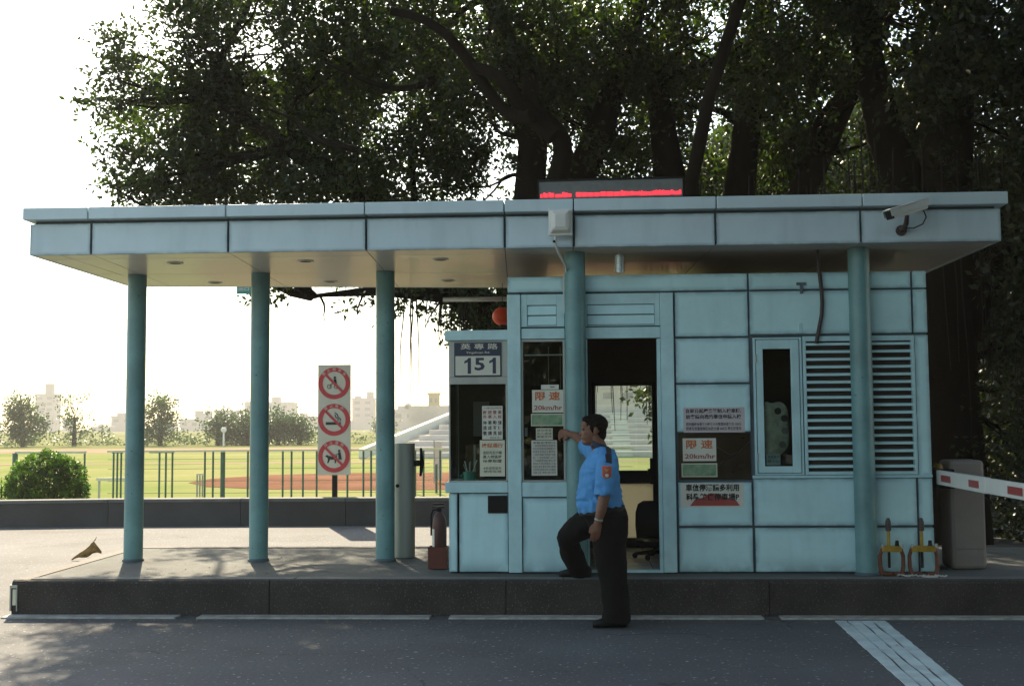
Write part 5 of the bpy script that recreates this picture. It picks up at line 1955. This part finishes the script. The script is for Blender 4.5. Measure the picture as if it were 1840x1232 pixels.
def onshirt(poly, eps):
    """grid-less: points (x,z) dropped on the shirt from the near side"""
    out = []
    for x, z in poly:
        h = bv.ray_cast(Vector((x, 8.9, z)), Vector((0, 1, 0)))
        out.append(Vector((x, (h[0].y if h[0] else 9.25) - eps, z)))
    return out


def patch(shape, eps, name, m, parent, n=6):
    cx = sum(p[0] for p in shape) / len(shape)
    cz = sum(p[1] for p in shape) / len(shape)
    pts = [(cx, cz)]
    for r in range(1, n + 1):
        for p in shape:
            pts.append((cx + (p[0] - cx) * r / n, cz + (p[1] - cz) * r / n))
    v = onshirt(pts, eps)
    L_ = len(shape)
    f = [(0, 1 + k, 1 + (k + 1) % L_) for k in range(L_)]
    for r in range(n - 1):
        for k in range(L_):
            a, c = 1 + r * L_ + k, 1 + r * L_ + (k + 1) % L_
            f.append((a, c, c + L_, a + L_))
    mb = MB()
    mb.add(v, f)
    o = mb.build(name, m, parent, smooth=True)
    return o


def shield(cx, cz, w_, h_):
    pts = [(-1, .9), (-.55, 1), (0, .92), (.55, 1), (1, .9), (.9, .3), (1, -.2), (.8, -.7), (.3, -.9), (0, -1), (-.3, -.9), (-.8, -.7), (-1, -.2), (-.9, .3)]
    return [(cx + p[0] * w_, cz + p[1] * h_) for p in pts]


sp = patch(shield(.262, 1.228, .040, .052), .004, 'shoulder_patch', 'orange', pt)
patch(shield(.262, 1.228, .034, .045), .0055, 'patch_field', 'redink', sp)
patch([(.240, 1.262), (.262, 1.250), (.284, 1.262), (.272, 1.238), (.262, 1.228), (.252, 1.238)], .007, 'patch_eagle', 'yellow', sp, 2)
patch([(.250, 1.215), (.274, 1.215), (.276, 1.198), (.262, 1.188), (.248, 1.198)], .007, 'patch_star', 'paper2', sp, 2)
# epaulette over the near shoulder
v, f = [], []
for i in range(8):
    k = i / 7
    y = 9.47 - .17 * k
    for x in (.252, .292):
        h = bv.ray_cast(Vector((x + .01, y, 1.7)), Vector((0, 0, -1)))
        z = h[0].z if h[0] else 1.36
        v.append((x + .01, y, z + .004))
for i in range(7):
    f.append((2 * i, 2 * i + 1, 2 * i + 3, 2 * i + 2))
b = MB()
b.add(v, f)
ep = b.build('epaulette', 'ink', pt)
sm = ep.modifiers.new('s', 'SOLIDIFY')
sm.thickness = .004
patch([(.253, 1.372), (.285, 1.372), (.283, 1.305), (.255, 1.305)], .004, 'epaulette_tab', 'ink', pt, 5)
# pocket flap outline on chest: slightly proud seam
patch([(.10, 1.245), (.165, 1.245), (.165, 1.225), (.13, 1.212), (.10, 1.225)], .003, 'pocket_flap', 'shirt', pt, 3)

# trousers
tr = MB()
tr.loft([((.225, 9.54, .965), (.165, 0, .02), (0, .160, 0)), ((.235, 9.54, .90), (.182, 0, .02), (0, .178, 0)), ((.265, 9.54, .83), (.172, 0, 0), (0, .180, 0)), ((.275, 9.54, .76), (.14, 0, 0), (0, .16, 0))], 32)
tr.loft([((.283, 9.47, .88), (.15, 0, 0), (0, .12, 0)), ((.288, 9.455, .76), (.148, 0, 0), (0, .12, 0)), ((.286, 9.44, .62), (.132, 0, 0), (0, .11, 0)), ((.292, 9.43, .48), (.122, 0, 0), (0, .10, 0)),
         ((.315, 9.42, .32), (.108, 0, 0), (0, .085, 0)), ((.325, 9.41, .16), (.108, 0, 0), (0, .082, 0)), ((.322, 9.41, .05), (.112, 0, 0), (0, .084, 0)), ((.322, 9.41, .035), (.10, 0, 0), (0, .075, 0))], 26)
tr.capsule([(.26, 9.62, .86), (.14, 9.70, .815), (.02, 9.80, .74), (-.055, 9.88, .665)], [.120, .122, .108, .090], 20)
tr.capsule([(-.055, 9.88, .665), (-.035, 9.96, .56), (0, 10.03, .46), (.035, 10.07, .38)], [.088, .094, .094, .092], 20)
remesh(tr, 'trousers', 'trouser', pt, .009, 4, .5, lambda c: .010 * noise.noise((c[0] * 10, c[1] * 9, c[2] * 7)) + .004 * noise.noise((c[0] * 26, c[1] * 26, c[2] * 22)))
b = MB()
b.loft([((.228, 9.54, .895), (.187, 0, .022), (0, .182, 0)), ((.226, 9.54, .93), (.185, 0, .022), (0, .179, 0))], 36, cap=False)
bl_ = b.build('belt', 'black', pt, smooth=True)
for (x, y, z, ang, nm) in ((.27, 9.41, 0, 4, 'n'), (-.0, 10.10, .303, -12, 'f')):
    sb = MB()
    rm = Matrix.Rotation(R(ang), 3, 'Z')
    o0 = Vector((x, y, z))
    sb.loft([(o0 + rm @ Vector((.145, 0, .045)), rm @ Vector((.0, .025, 0)), Vector((0, 0, .035))), (o0 + rm @ Vector((.12, 0, .055)), rm @ Vector((0, .040, 0)), Vector((0, 0, .052))),
             (o0 + rm @ Vector((.05, 0, .055)), rm @ Vector((0, .042, 0)), Vector((0, 0, .052))), (o0 + rm @ Vector((-.02, 0, .045)), rm @ Vector((0, .044, 0)), Vector((0, 0, .042))),
             (o0 + rm @ Vector((-.09, 0, .034)), rm @ Vector((0, .046, 0)), Vector((0, 0, .031))), (o0 + rm @ Vector((-.13, 0, .028)), rm @ Vector((0, .034, 0)), Vector((0, 0, .024)))], 20)
    sb.build('shoe', 'black', pt, smooth=True)
b = MB()
rw = Matrix.Rotation(R(-15), 3, 'Y')
b.loft([((.197, 9.319, .862), (.033, 0, -.009), (0, .031, 0)), ((.192, 9.319, .846), (.033, 0, -.009), (0, .031, 0))], 24, cap=False)
wt = b.build('watch', 'steel', pt, smooth=True)
sm = wt.modifiers.new('s', 'SOLIDIFY')
sm.thickness = .004

# ================================================================== HAZE
hb = MB()
hb.box(-1200, 1200, -250, 1500, -1.2, 110)
me = hb.mesh()
hm = bpy.data.materials.new('haze_air')
hm.use_nodes = True
ht = hm.node_tree
ht.nodes.remove(ht.nodes['Principled BSDF'])
pv = ht.nodes.new('ShaderNodeVolumePrincipled')
pv.inputs['Color'].default_value = (.95, .90, .80, 1)
pv.inputs['Density'].default_value = .0008
pv.inputs['Anisotropy'].default_value = 0.0
ht.links.new(pv.outputs[0], ht.nodes['Material Output'].inputs['Volume'])
ho = put('haze', me, hm)
setp(ho, kind='stuff')
